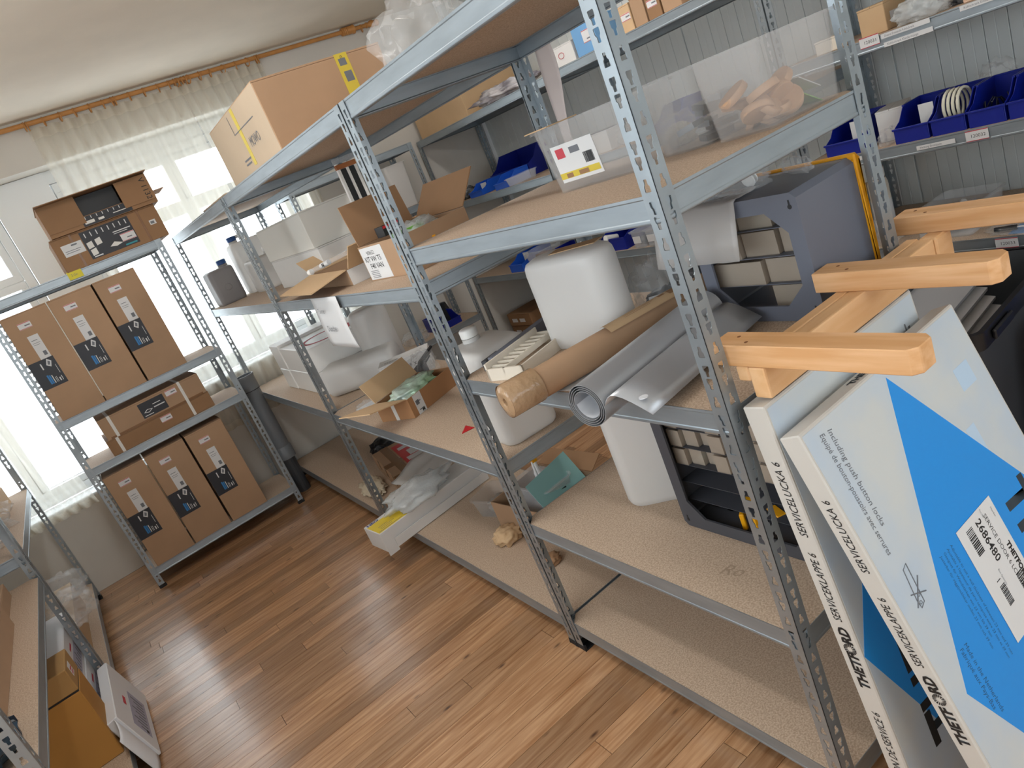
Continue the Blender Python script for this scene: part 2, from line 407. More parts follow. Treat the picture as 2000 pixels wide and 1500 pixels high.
def beam_mesh(ln):
    k = round(ln, 3)
    if k not in beam_cache:
        r = .004; p = [(0, 0), (0, -.005), (.0012, -.007), (.0012, -BH+.010), (0, -BH+.008)]
        p += [(r-r*math.cos(a), -BH+r-r*math.sin(a)) for a in (0, .5, 1.05, 1.57)] + [(.014, -BH), (.014, -BH+.0018), (.006, -BH+.0018), (.0028, -BH+.006), (.0028, -.0112), (.022, -.0112), (.022, -.0096), (.0016, -.0096), (.0016, 0)]
        b = MB(); n = len(p)
        M = Matrix(((0,0,1,0),(1,0,0,0),(0,1,0,0),(0,0,0,1)))
        b.prism(p, 0, k, M)
        me = bpy.data.meshes.new('beam'); me.from_pydata(b.v, [], b.f); me.update(); me.materials.append(galv_beam)
        beam_cache[k] = me
    return beam_cache[k]
board_cache = {}
def rack(label, x0, x1, y0, y1, levels, group, rz=0, origin=None, skip_boards=()):
    """local frame: corner (0,0) at x0,y0; length along x, depth along y"""
    global foot_me
    W, D = x1-x0, y1-y0
    t = thing('shelving_unit', label, 'shelving', origin or (x0, y0, 0), rz, group)
    for cx, cy, a in ((0,0,0),(W,0,90),(W,D,180),(0,D,270)):
        u = bpy.data.objects.new('upright', UPR); COL.objects.link(u); u.parent = t; u.location = (cx, cy, 0); u.rotation_euler = (0,0,math.radians(a))
        if foot_me is None:
            b = MB(); b.box(-.001, .04, -.001, .008, 0, .022); b.box(-.001, .008, .008, .04, 0, .022); b.box(-.001, .04, -.001, .04, 0, .004)
            f = b.build('foot', rubber, u, bevel=.0015); foot_me = f.data
        else:
            f = bpy.data.objects.new('foot', foot_me); COL.objects.link(f); f.parent = u
    e = .002
    for z in levels:
        for ln, loc, a in ((W-.006, (.003, e, z), 0), (D-.006, (W-e, .003, z), 90), (W-.006, (W-.003, D-e, z), 180), (D-.006, (e, D-.003, z), 270)):
            bo = bpy.data.objects.new('beam', beam_mesh(ln)); COL.objects.link(bo); bo.parent = t; bo.location = loc; bo.rotation_euler = (0,0,math.radians(a))
        k = (round(W,3), round(D,3))
        if k not in board_cache:
            c = .034
            b = MB().prism([(c,.004),(W-c,.004),(W-c,.006),(W-.006,.006) if False else (W-.004,c),(W-.004,D-c),(W-c,D-.004),(c,D-.004),(.004,D-c),(.004,c)], -.0094, -.0004)
            o = b.build('board', particle, t); board_cache[k] = o.data
        else:
            o = bpy.data.objects.new('board', board_cache[k]); COL.objects.link(o); o.parent = t
        o.location = (0, 0, z)
    return t
GR = 'galvanised shelving units'
LC = [.115, .504, 1.004, 1.40, 1.80]; LB = [.115, .704, 1.296, 1.80]
rack('near galvanised shelving unit holding the paper rolls and grey drawer cabinet', 0, .592, -.981, -.003, LC, GR)
rack('middle galvanised shelving unit with a handwritten sheet hanging from its beam', 0, .592, .003, 1.575, LB, GR)
rack('far galvanised shelving unit of the central row, beside the window', 0, .592, 1.581, 3.243, LB, GR)
rack('narrow galvanised shelving unit with tall brown cartons in front of the curtain', -1.08, -.135, 2.72, 3.14, [.13, .81, 1.11, 1.80], GR)
ga = math.radians(91.517); gu = (math.cos(ga), math.sin(ga)); gd = (-math.sin(ga), math.cos(ga))
def gp(s, d, z=0):   # point on the left row: s along the front from its far end towards the camera, d behind the front
    return (-1.394 - gu[0]*s + gd[0]*d, 3.18 - gu[1]*s + gd[1]*d, z)
rack('galvanised shelving unit at the left edge next to the white wall below the curtain', 0, 1.52, 0, .5, [.12, .81, 1.40, 1.8], GR, ga, gp(1.52, 0))
rack('galvanised shelving unit at the lower left corner with flat brown cartons', 0, 1.58, 0, .5, [.12, .70, 1.10], GR, ga, gp(3.11, 0))
rack('galvanised shelving unit along the far wall, half hidden behind the central row', .70, 1.66, 2.86, 3.225, [.12, .50, 1.40, 1.80], GR)
rack('galvanised shelving unit in the far corner of the ribbed panel wall', 1.92, 2.50, 1.703, 3.275, [.12, .68, 1.28, 1.80], GR)
rack('galvanised shelving unit at the middle of the ribbed panel wall', 1.92, 2.50, .143, 1.697, [.12, .74, 1.30, 1.80], GR)
rack('galvanised shelving unit at the right edge with number tags on its beams', 1.92, 2.50, -1.44, .137, [.12, .60, 1.0, 1.40, 1.80], GR)

# ------------------------------------------------------------------ curtains and rod
RY, RZ = 3.262, 2.666
rod = thing('curtain_rod', 'turned wooden curtain rod with finial mounted just below the ceiling', 'curtain rod', (0, RY, RZ))
MX = Matrix.Rotation(PI/2, 4, 'Y')
b = MB(); b.path([(-2.0,0,0),(1.90,0,0)], .0135, 14); b.build('pole', rod_m, rod, smooth=True)
fin = MB().lathe([(.0135,1.90),(.019,1.902),(.019,1.912),(.013,1.918),(.017,1.928),(.024,1.940),(.026,1.955),(.021,1.968),(.015,1.974),(.022,1.982),(.024,1.995),(.014,2.008),(.003,2.012)], 18, MX)
fin.build('finial', rod_m, rod, smooth=True)
b = MB().lathe([(.0142,1.70),(.026,1.70),(.028,1.71),(.024,1.715),(.028,1.722),(.024,1.728),(.028,1.735),(.024,1.742),(.028,1.75),(.026,1.78),(.031,1.79),(.031,1.80),(.0142,1.802)], 18, MX)
b.build('bracket_socket', rod_m, rod, smooth=True)
MB().path([(1.745,.02,0),(1.745,.037,0)], .012, 10).build('bracket_arm', rod_m, rod, smooth=True)
MB().path([(-.95,.012,0),(-.95,.037,0)], .012, 10).build('bracket_arm', rod_m, rod, smooth=True)
rb = MB().path([(0, .025*math.cos(2*PI*k/16), .025*math.sin(2*PI*k/16)-.011) for k in range(16)], .0036, 6, closed=True)
ring0 = rb.build('ring', rod_m, rod, smooth=2); ring0.location = (-.415, 0, 0)
ring_x = [-.40, -.31, -.22, -.135, -.05, .03, .085, .10, .19, .28, .37, .44, .475, .49, .505, .525, .545, .565, .64, .71, .80, .89, .97, 1.035, 1.05, 1.86, -1.30, -1.38, -1.46, -1.54, -1.62]
for k, x in enumerate(ring_x):
    o = ring0.copy(); COL.objects.link(o); o.location = (x, 0, 0); o.rotation_euler = (0, 0, random.uniform(-.35, .35))
def curtain(label, xt0, xt1, xb0, xb1, folds, zb=.52, ph=0, lean=0):
    t = thing('sheer_curtain', label, 'curtain', ((xt0+xt1)/2, RY, zb), 0, 'sheer curtains on the wooden rod')
    zt = RZ-.03-zb; cx = (xt0+xt1)/2
    def fn(u, v):
        k = v**.8; x = (xt0+(xt1-xt0)*u)*k + (xb0+(xb1-xb0)*u)*(1-k)
        am = .02 + .006*noise.noise((u*7+ph, v*1.5, ph))
        yv = am*math.sin(u*folds*2*PI + ph + .8*noise.noise((u*3, v*2, ph+3))) + .006*noise.noise((u*20, v*3, ph))
        return (x-cx, .006+yv, zt*v)
    MB().grid(fn, folds*9, 26).build('cloth', sheer, t, smooth=2)
    MB().grid(lambda u, v: (fn(u, v*.022)[0], fn(u, v*.022)[1]-.0015, fn(u, v*.022)[2]), folds*9, 2).build('hem', hem_m, t, smooth=2)
    MB().grid(lambda u, v: (fn(u, .972+v*.028)[0], fn(u, .972+v*.028)[1]-.0015, fn(u, .972+v*.028)[2]), folds*9, 2).build('heading_tape', hem_m, t, smooth=2)
    return t
curtain('wide sheer white curtain hanging behind the open dark-labelled carton', -.41, .50, -.46, .46, 11, ph=1)
curtain('narrow sheer curtain at the right of the window, behind the big brown carton', .50, 1.06, .56, 1.04, 8, ph=2.3)
curtain('sheer white curtain at the left edge reaching down above the white wall', -1.95, -1.26, -1.62, -1.13, 7, ph=4.1)

# ------------------------------------------------------------------ cartons
def carton(name, label, size, loc, rz=0, m=kraft, group=None, top=True, tape=None, cat='box'):
    w_, d_, h_ = size
    t = thing(name, label, cat, loc, rz, group)
    hb = h_ - (.006 if top else 0)
    MB().box(0, w_, 0, d_, 0, hb).build('body', m, t, bevel=.002)
    if top:
        MB().box(0, w_, 0, d_/2-.0008, hb+.0003, h_).build('flap', m, t); MB().box(0, w_, d_/2+.0008, d_, hb+.0003, h_).build('flap', m, t)
    if tape:
        MB().box(-.0006, w_+.0006, d_/2-.025, d_/2+.025, h_, h_+.0006).build('tape', tape, t)
    return t
def front(w_, d_, h_): return FR((0, 0, 0), (1,0,0), (0,0,1))     # x right, y up, normal -y
def left(w_, d_, h_): return FR((0, d_, 0), (0,-1,0), (0,0,1))     # normal -x
def tagcard(t, F, x, y, w_=.062, h_=.034, num=None):
    o = decal(t, 'number_tag', paper, F, w_, h_, x=x, y=y)
    lines(o, F, [(x, y+h_-.004, w_, .003), (x, y+.001, w_, .0022)], ink_r, .0009, 'red_border')
    if num: text(o, num, .0135, F, ink, x+.027, y+.011, .0009)
    else: lines(o, F, [(x+.03, y+.013, .026, .006)], ink_g, .0009)
    return o
# six tall identical cartons and their printed labels on the narrow unit
def tall_carton(loc, label, row):
    W, D, H = .226, .37, .598
    t = carton('tall_carton', label, (W, D, H), loc, 0, kraft, 'tall brown cartons with dark picture labels')
    F = front(W, D, H)
    tagcard(t, F, .058, .512)
    s = decal(t, 'shipping_label', paper, F, .052, .135, x=.068, y=.335)
    lines(s, F, [(.075, .44, .03, .003), (.075, .425, .036, .002), (.075, .415, .03, .002), (.095, .352, .017, .024)], ink_g)
    p_ = decal(t, 'picture_label', navy_l, F, .125, .155, x=0, y=.182)
    b = MB(); b.prism([(.075,.302),(.09,.333),(.107,.315),(.093,.286)], .0009, .0012, F); b.build('print_diamond', paper, p_)
    MB().prism([(.082,.302),(.091,.322),(.1,.313),(.092,.297)], .0013, .0015, F).build('print_diamond_centre', ink_g, p_)
    lines(p_, F, [(.05, .285, .006, .034)], paper, .0009, 'print_bar')
    lines(p_, F, [(.048, .2, .008, .052), (.058, .2, .007, .048)], ink_b, .0009, 'print_text_blue')
    lines(p_, F, [(.069, .2, .004, .045), (.08, .2, .002, .03), (.086, .2, .002, .03), (.096, .2, .006, .02), (.108, .2, .003, .026), (.112, .24, .002, .05)], paper, .0009, 'print_text_white')
    return t
pos = ['left', 'middle', 'right']
for i, x in enumerate((-1.032, -.8, -.564)):
    tall_carton((x, 2.715, 1.1102), pos[i]+' one of three tall brown cartons on the upper shelf by the window', 1)
for i, x in enumerate((-1.03, -.796, -.558)):
    tall_carton((x, 2.715 + (.004 if i == 1 else 0), .1302), pos[i]+' one of three tall brown cartons on the bottom shelf near the floor', 0)
# strapped flat cartons between them
c = carton('flat_carton', 'dark brown flat carton under another one, white straps round it', (.60, .36, .092), (-.915, 2.735, .8102), .03, kraft_d)
for x in (.05, .47): MB().box(x, x+.016, -.0012, .3612, -.0003, .0932).build('strap', tape_c, c)
F = front(.6, .36, .092); tagcard(c, F, .30, .045)
c = carton('flat_carton', 'brown flat carton with dark label lying on top of the strapped carton', (.58, .35, .125), (-.90, 2.733, .9028), .03, kraft)
for x in (.05, .455): MB().box(x, x+.016, -.0012, .3512, -.0003, .1262).build('strap', tape_c, c)
F = front(.58, .35, .13); tagcard(c, F, .375, .075)
p_ = decal(c, 'picture_label', navy_l, F, .145, .088, x=.215, y=.02)
text(p_, 'ROOF WINDOW', .012, F, paper, .285, .052) if False else lines(p_, F, [(.29, .055, .062, .006), (.29, .075, .045, .004), (.225, .028, .05, .004)], paper)
MB().prism([(.228,.05),(.252,.064),(.282,.056),(.256,.042)], .0009, .0012, F).build('print_diamond', paper, p_)
MB().prism([(.236,.0505),(.253,.060),(.274,.0555),(.256,.046)], .0013, .0015, F).build('print_diamond_centre', navy_l, p_)
tape_o = MB(); tape_o.box(.02, .56, -.0009, -.0002, .0, .012); tape_o.build('tape', tape_m, c)
# top: closed carton with black picture panel, open carton on it
c = carton('labelled_carton', 'closed brown carton with black picture panel on the top shelf by the window', (.56, .36, .182), (-.64, 2.717, 1.8003), 0, kraft_d)
F = front(.56, .36, .18)
lines(c, F, [(.095, 0, .012, .18), (.455, 0, .012, .18)], tape_m, .0004, 'strap')
p_ = decal(c, 'picture_panel', navy_l, F, .26, .15, x=.145, y=.02)
lines(p_, F, [(.165+.031*k, .135, .005, .024) for k in range(8)], paper, .0009, 'print_profiles')
for a, bb in ((.155, .075), (.2, .08), (.158, .035)):
    MB().prism([(a,bb),(a+.03,bb+.004),(a+.03,bb+.038),(a,bb+.033)], .0009, .0012, F).build('print_window', tape_c, p_)
MB().prism([(.255,.05),(.285,.068),(.325,.05),(.288,.042)], .0009, .0012, F).build('print_window', tape_c, p_)
lines(p_, F, [(.16, .026, .045, .006), (.3, .112, .095, .005), (.3, .103, .075, .003)], paper)
lines(p_, F, [(.33, .026, .062, .008)], mat('teal_ink', '#2c8f97', .5), .0009)
tagcard(p_, FR((0,-.0009,0),(1,0,0),(0,0,1)), .325, .05, .075, .042)
s = decal(c, 'address_label', paper, F, .105, .062, x=.035, y=.075); lines(s, F, [(.085, .122, .03, .008), (.045, .1, .08, .003), (.045, .09, .07, .003)], ink_g)
s = decal(c, 'small_label', paper, F, .034, .026, x=.495, y=.08); lines(s, F, [(.5, .085, .02, .014)], ink_g)
o_ = thing('open_carton', 'tipped open brown carton with dark interior standing on the labelled carton', 'box', (-.62, 2.70, 1.984))
W, D, H = .57, .33, .165; e = .004
MB().box(0, W, 0, D, 0, e).build('bottom', kraft_d, o_)
MB().box(0, W, D-e, D, e, H).build('back_wall', kraft_in, o_); MB().box(0, e, 0, D-e, e, H).build('side_wall', kraft_in, o_); MB().box(W-e, W, 0, D-e, e, H).build('side_wall', kraft_in, o_)
MB().box(-.005, W+.005, -.07, D, H, H+e, Matrix.Translation((0,0,0))).build('top_panel', kraft_d, o_)
lp = MB().box(0, W, -e, 0, 0, .055); lp.build('front_lip', kraft_d, o_)
Mf = Matrix.Translation((0,-.002,.02)) @ Matrix.Rotation(.55, 4, 'X'); MB().box(.0, .19, -.004, 0, 0, .155, Matrix.Translation((0,-.004,.02))).build('flap', kraft_d, o_)
fl2 = MB().box(W-.17, W, -.004, 0, 0, .14, Matrix.Translation((0,-.006,.02))).build('flap', kraft_d, o_)
F = FR((0,-.0102,.02),(1,0,0),(0,0,1)); text(fl2, 'V 1132', .042, F, ink, W-.045, .125, .0004, rot=-PI/2-.0)
bx = MB(); bx.box(.192, W-.172, .05, D-.01, .006, H-.004); bx.build('dark_block', blk_pl, o_)  # black block filling the middle of the carton
Fl = FR((0,-e-.0001,0),(1,0,0),(0,0,1)); pp = decal(o_, 'picture_panel', navy_l, Fl, .26, .05, x=.17, y=.002)
lines(pp, Fl, [(.19+.03*k, .035, .004, .014) for k in range(8)], paper, .0009, 'print_profiles'); lines(pp, Fl, [(.18, .012, .05, .016), (.25, .012, .03, .012), (.33, .02, .08, .004)], tape_c)
MB().box(W, W+.06, 0, .2, H*.35, H*.35+e, Matrix.Identity(4)).build('flap', kraft, o_)
# note and pencil marks on the top beam of the narrow unit
nt = MB().box(0, .072, -.0012, 0, 0, .045).build('sticky_note', yellow_p); nt.location = (-.645, 2.7185, 1.762); tag(nt, 'yellow sticky note on the top beam below the picture-panel carton', 'note')
F = FR((0,-.0012,0),(1,0,0),(0,0,1)); text(nt, '2.Gn', .017, F, ink_g, .015, .016, .0003)

# ------------------------------------------------------------------ leaning product cartons and wooden rack
def thet(label, O, lean, W, H, T, band, up, sticker):
    # local frame: x along the top edge, y thickness away from camera, z up the face; origin lower front left
    ca, sa = math.cos(lean), math.sin(lean)
    zax = Vector((0, sa, ca)); yax = Vector((0, ca, -sa))
    Ob = Vector(O) - zax*H
    M = Matrix(((1, yax.x, zax.x, Ob.x), (0, yax.y, zax.y, Ob.y), (0, yax.z, zax.z, Ob.z), (0,0,0,1)))
    t = thing('service_door_carton', label, 'box', M=M, group='white and blue product cartons')
    MB().box(0, W, 0, T, 0, H).build('body', thet_side, t, bevel=.0025)
    F = FR((0, 0, 0), (1,0,0), (0,0,1))
    fp = decal(t, 'front_print', thet_w, F, W-.012, H-.012, x=.006, y=.006, t=.0005)
    bp_ = [(a, H-c) for a, c in band]
    bo = MB().prism(bp_, .0005, .0009, F).build('blue_band', thet_b, t)
    # side print, reads upwards
    S = FR((0, 0, 0), (0,0,1), (0,1,0))      # x up, y into thickness, normal -x
    S = FR((0, T, 0), (0,0,1), (0,-1,0)) if False else FR((0, 0, 0), (0,0,1), (0,1,0))
    lo = T*.30
    def st(body, v0, size, **k): text(t, body, size, S, ink, H-v0, lo, .0008, **k)
    st('SERVICELUCKA 6', .262, T*.5, shear=.25, sx=.88)
    st('SERVICEKLAPPE 6', .445, T*.5, shear=.25, sx=.84)
    st('PORTILLON DE SERVICE 6', .88, T*.5, shear=.25, sx=.84)
    text(t, 'THETF', T*.62, S, ink, H-.60, T*.24, .0008, bold=.0012, shear=.12, sx=1.0)
    text(t, 'RD', T*.62, S, ink, H-.60+.103, T*.24, .0008, bold=.0012, shear=.12)
    sb = MB(); cx_, cy_ = H-.60+.0925, T*.46
    for k in range(16):
        a = 2*PI*k/16; r1_, r2_ = .0045, T*.27
        sb.prism([(cx_+r1_*math.cos(a), cy_+r1_*math.sin(a)), (cx_+r2_*math.cos(a-.13), cy_+r2_*math.sin(a-.13)), (cx_+r2_*math.cos(a+.13), cy_+r2_*math.sin(a+.13))], .0008, .0011, S)
    sb.build('logo_star', ink, t)
    # top end print
    Tp = FR((0, 0, H), (1,0,0), (0,1,0))
    text(t, 'THETF   RD', T*.55, Tp, ink, W*.36, T*.3, .0008, bold=.001, shear=.12)
    return t, F, S
band = [(.244,.024),(.494,.428),(.494,.99),(.27,.97),(.04,.523)]
t1, F1, S1 = thet('back one of two leaning white product cartons, touching the shelf end', (.02, -1.0415, 1.012), math.radians(6), .475, 1.0, .046, [(.244,.06),(.47,.4),(.47,.93),(.2,.93),(.004,.52)], True, False)
text(t1, 'THETFORD', .13, F1, ink, .185, 1.0-.82, .001, bold=.004, shear=.1, rot=PI/2)
Tp = FR((0, 0, 1.0), (1,0,0), (0,1,0)); k = decal(t1, 'number_tag', paper, Tp, .075, .036, x=.37, y=.005); lines(k, Tp, [(.37, .038, .075, .002), (.37, .006, .075, .002)], ink_r); text(k, '110409', .013, Tp, ink, .405, .017, .0009)
lines(t1, F1, [(.42, .93, .004, .02), (.43, .935, .006, .006), (.436, .92, .004, .016)], ink_g, .0008)
t2, F2, S2 = thet('front one of two leaning white product cartons, with barcode sticker on its blue band', (.013, -1.100, .970), math.radians(17), .505, 1.01, .042, band, False, True)
H2 = 1.01
D2 = FR((0, 0, 0), (0,0,-1), (1,0,0))   # text reading downwards on the front
def dt(body, u, v, size, m=ink, parent=t2, lift=.001, **k): return text(parent, body, size, D2, m, v-H2, u, lift, **k)
dt('Including push button locks', .060, .024, .0165, ink_g, shear=.2, sx=1.02)
dt('Equipé de bouton-poussoirs avec serrures', .040, .022, .0165, ink_g, shear=.2, sx=.82)
dt('Made in the Netherlands', .088, .462, .0135, mat('dark_blue_ink', '#1b4d77', .5), shear=.2)
dt('Fabriqué aux Pays-Bas', .074, .462, .0135, MATS['dark_blue_ink'], shear=.2)
for i_, s_ in enumerate(('Adjustable to suit a wall thickness of between 23 mm and 39 mm', 'Ajustable à l\'epaisseur de paroi comprise entre 23 mm et 39 mm', 'Geeignet für Wandstärken von 23 mm bis 39 mm', 'Justerbar för väggtjocklekar mellan 23 mm och 39 mm')):
    dt(s_, .176-.0115*i_, .325, .0085, MATS['dark_blue_ink'], shear=.2)
dt('THETFORD', .36, .332, .108, mat('dark_band_print', '#26323d', .5), bold=.004, shear=.1)
stk = decal(t2, 'product_sticker', paper, F2, poly=[(.203,H2-.318),(.325,H2-.318),(.325,H2-.545),(.203,H2-.545)], lift=.0016, t=.0006)
dt('SERVICE DOOR 6 LCK/ZA', .285, .335, .0135, ink, stk, .0024)
dt('2686480', .258, .332, .024, ink, stk, .0024, bold=.0004)
dt('THETFORD', .303, .405, .0155, ink, stk, .0024, bold=.0008, shear=.1)
dt('1', .232, .435, .018, ink, stk, .0024); dt('Number', .312, .335, .006, ink_g, stk, .0024); dt('Part No.', .283, .322, .005, ink_g, stk, .0024); dt('Box Quantity', .25, .425, .006, ink_g, stk, .0024)
FB = FR((0,0,0),(0,0,-1),(1,0,0))
barcode(stk, FB, .332-H2, .225, .05, .02, .0024); barcode(stk, FB, .46-H2, .285, .045, .018, .0024); barcode(stk, FB, .45-H2, .232, .04, .016, .0024)
# crossed-out knife pictogram
kb = MB(); kb.path([(.065,-.001,H2-.285),(.06,-.001,H2-.355),(.048,-.001,H2-.36),(.046,-.001,H2-.345),(.053,-.001,H2-.29)], .0008, 5, closed=True); kb.path([(.04,-.001,H2-.33),(.075,-.001,H2-.345)], .0012, 5); kb.path([(.075,-.001,H2-.315),(.04,-.001,H2-.355)], .0012, 5)
for c_ in ((.056,.34),(.052,.352)): kb.path([(c_[0]+.003*math.cos(a*PI/4),-.001,H2-c_[1]+.003*math.sin(a*PI/4)) for a in range(8)], .0006, 4, closed=True)
kb.build('knife_pictogram', ink_g, t2)
for a, c_, w_, h_ in ((.41, .10, .05, .045), (.36, .2, .03, .06)): decal(t2, 'pale_print', ink_pale, F2, w_, h_, x=a, y=H2-c_-h_, lift=.0005, t=.0003)
# wooden rack with three arms lying on the leaning cartons
wk = thing('wooden_rack', 'pine wooden rack with three projecting arms lying on the leaning cartons', 'rack', (.042, -1.0, 1.0165))
MB().box(0, .56, -.045, -.012, 0, .058).build('back_rail', pine, wk, bevel=.004, seg=2)
MB().prism([(.545,-.10),(.56,-.10),(.56,-.045),(.545,-.045)], .0, .05).build('end_block', pine_end, wk, bevel=.002) if False else None
MB().box(0, .57, -.012, .014, .03, .058).build('rear_batten', pine, wk, bevel=.003)
for i, x in enumerate((0, .305, .595)):
    yb, yf = .058 - (.004*i), -.30+.03*(i == 1)
    a = MB().prism([(x,yb),(x+.055,yb),(x+.055,yf+.012),(x+.043,yf),(x+.012,yf),(x,yf+.012)], .0583, .098)
    ao = a.build('arm', pine_y, wk, bevel=.0016)
    for dx, dy in ((.015, -.012), (.035, .018)):
        MB().lathe([(.0035,.0975),(.0035,.0983),(.002,.0983)], 8, Matrix.Translation((x+dx, dy, 0))).build('screw_hole', mat('hole_dark','#7a4c26',.8), ao)
MB().box(.56, .62, -.05, -.0125, .0, .058).build('rail_end', pine, wk, bevel=.004)

# ------------------------------------------------------------------ canisters, bins, bags: builders
def canister(label, w_, d_, h_, loc, rz=0, m=hdpe, cap_m=None, neck=True, r=.035, name='jerrycan', cap_at=.3, handle=True, cat='canister', tilt=None, group='plastic canisters on the central shelves'):
    M = Matrix.Translation(loc) @ Matrix.Rotation(rz, 4, 'Z')
    if tilt: M = M @ tilt
    t = thing(name, label, cat, M=M, group=group)
    hx, hy = w_/2, d_/2; L = []
    for z, k in ((0, .93), (.006, .965), (.02, 1), (h_*.5, 1.0), (h_*.86, 1), (h_*.93, .985), (h_*.97, .94), (h_-.004, .86), (h_, .80)):
        L.append(rrect(hx*k, hy*k, r, 5, z))
    MB().loops(L).build('body', m, t, smooth=True)
    if handle:
        a = w_*.05
        MB().path([(-w_*.34, 0, h_-.012), (-w_*.33, 0, h_+.022), (-w_*.26, 0, h_+.034), (w_*.02, 0, h_+.034), (w_*.07, 0, h_+.022), (w_*.08, 0, h_-.012)], .011, 8).build('handle', m, t, smooth=True)
    if neck:
        x = w_*cap_at
        MB().lathe([(.031, h_-.01), (.03, h_+.012), (.024, h_+.014), (.024, h_+.022)], 16, Matrix.Translation((x,0,0))).build('neck', m, t, smooth=True)
        MB().lathe([(.028, h_+.0145), (.0305, h_+.016), (.0305, h_+.04), (.027, h_+.044), (.01, h_+.045)], 20, Matrix.Translation((x,0,0))).build('cap', cap_m or m, t, smooth=True)
    return t
def clear_bin(label, w_, d_, h_, loc, rz=0, m=cloudy_pl, taper=.88, name='storage_bin', group='clear plastic bins', rim=True, cat='bin'):
    t = thing(name, label, cat, loc, rz, group)
    hx, hy, e = w_/2, d_/2, .002
    L = [rrect(hx*taper, hy*taper, .018, 4, 0), rrect(hx*(taper+.01), hy*(taper+.01), .02, 4, .006), rrect(hx, hy, .022, 4, h_)]
    if rim: L += [rrect(hx+.008, hy+.008, .026, 4, h_), rrect(hx+.008, hy+.008, .026, 4, h_+.006), rrect(hx-e, hy-e, .02, 4, h_+.006)]
    L += [rrect(hx-e, hy-e, .02, 4, h_-.001), rrect(hx*taper-e, hy*taper-e, .016, 4, .004)]
    MB().loops(L).build('body', m, t, smooth=True)
    return t
def blue_bin(label, w_, d_, h_, loc, rz=0, m=blue_pl, name='stacking_bin', group='blue stacking bins', card=False):
    # open front towards -y
    t = thing(name, label, 'bin', loc, rz, group); e = .003; fh = h_*.45
    side = [(0,0),(d_,0),(d_,h_),(d_*.42,h_),(d_*.22,h_*.62),(0,fh)]
    YZ = Matrix(((0,0,1,0),(1,0,0,0),(0,1,0,0),(0,0,0,1)))
    MB().prism(side, 0, e, YZ).build('side', m, t, bevel=.001); MB().prism(side, w_-e, w_, YZ).build('side', m, t, bevel=.001)
    MB().box(e, w_-e, 0, d_, 0, e).build('base', m, t); MB().box(e, w_-e, d_-e, d_, e, h_).build('back', m, t)
    MB().box(e, w_-e, 0, e, e, fh).build('front', m, t)
    MB().box(-.004, w_+.004, -.004, .004, fh-.003, fh+.004).build('front_rim', m, t, bevel=.001); b = MB(); b.box(-.003, .005, d_*.42, d_, h_-.003, h_+.003); b.box(w_-.005, w_+.003, d_*.42, d_, h_-.003, h_+.003); b.box(e, w_-e, d_-.006, d_+.003, h_-.003, h_+.003)
    b.build('rim', m, t, bevel=.001)
    if card:
        MB().box(w_*.55, w_*.98, d_*.3, d_*.3+.001, fh*.5, h_*.95).build('card', paper, t)
    return t
def blob(name, label, size, loc, seed, m=bag_pl, cat='bag', group=None, rz=0, flat=0, amp=.35, freq=3.2, parent=None, sub=4, contents=None):
    b = bmesh.new(); bmesh.ops.create_icosphere(b, subdivisions=sub, radius=1)
    for v in b.verts:
        p = v.co.copy(); n1 = noise.noise(p*freq + Vector((seed*3.1, seed, 0))); n2 = abs(noise.noise(p*freq*2.3 + Vector((seed, 5, seed))))
        v.co = p*(1 + amp*n1 - amp*.8*n2)
        v.co.z = max(v.co.z, -.62) + .62
        v.co = Vector((v.co.x*size[0]/2, v.co.y*size[1]/2, v.co.z*size[2]/1.62))
    zmin = min(v.co.z for v in b.verts)
    for v in b.verts: v.co.z -= zmin
    me = bpy.data.meshes.new(name); b.to_mesh(me); b.free()
    if parent: return link(name, me, m, parent, 2)
    if contents is None:
        o = link(name, me, m, None, 2); o.location = loc; o.rotation_euler = (0,0,rz); return tag(o, label, cat, group)
    t = thing(name, label, cat, loc, rz, group); link('film', me, m, t, 2)
    return t
def sheet_obj(name, label, cat, fn, nu, nv, m, thick=.0008, loc=(0,0,0), rz=0, parent=None, smooth=2, group=None):
    o = MB().grid(fn, nu, nv).build(name, m, parent, smooth=smooth, solid=thick)
    if not parent: o.location = loc; o.rotation_euler = (0,0,rz); tag(o, label, cat, group)
    return o
def open_box(name, label, size, loc, rz, m=kraft, inner=kraft_in, flaps=(), group=None, cat='box', e=.004):
    """flaps: (side, length, angle from vertical-up outward in degrees)"""
    w_, d_, h_ = size; t = thing(name, label, cat, loc, rz, group)
    MB().box(0, w_, 0, d_, 0, e).build('bottom', m, t)
    MB().box(0, w_, 0, e, e, h_).build('wall', m, t); MB().box(0, w_, d_-e, d_, e, h_).build('wall', m, t)
    MB().box(0, e, e, d_-e, e, h_).build('wall', m, t); MB().box(w_-e, w_, e, d_-e, e, h_).build('wall', m, t)
    for sd, ln, ang in flaps:
        a = math.radians(ang)
        if sd == '-x': M = Matrix.Translation((0,0,h_)) @ Matrix.Rotation(-a, 4, 'Y'); q = (0, e, .006, d_-.006, .001, ln)
        if sd == '+x': M = Matrix.Translation((w_,0,h_)) @ Matrix.Rotation(a, 4, 'Y'); q = (-e, 0, .006, d_-.006, .001, ln)
        if sd == '-y': M = Matrix.Translation((0,0,h_)) @ Matrix.Rotation(a, 4, 'X'); q = (.006, w_-.006, 0, e, .001, ln)
        if sd == '+y': M = Matrix.Translation((0,d_,h_)) @ Matrix.Rotation(-a, 4, 'X'); q = (.006, w_-.006, -e, 0, .001, ln)
        MB().box(*q, M).build('flap', inner, t)
    return t

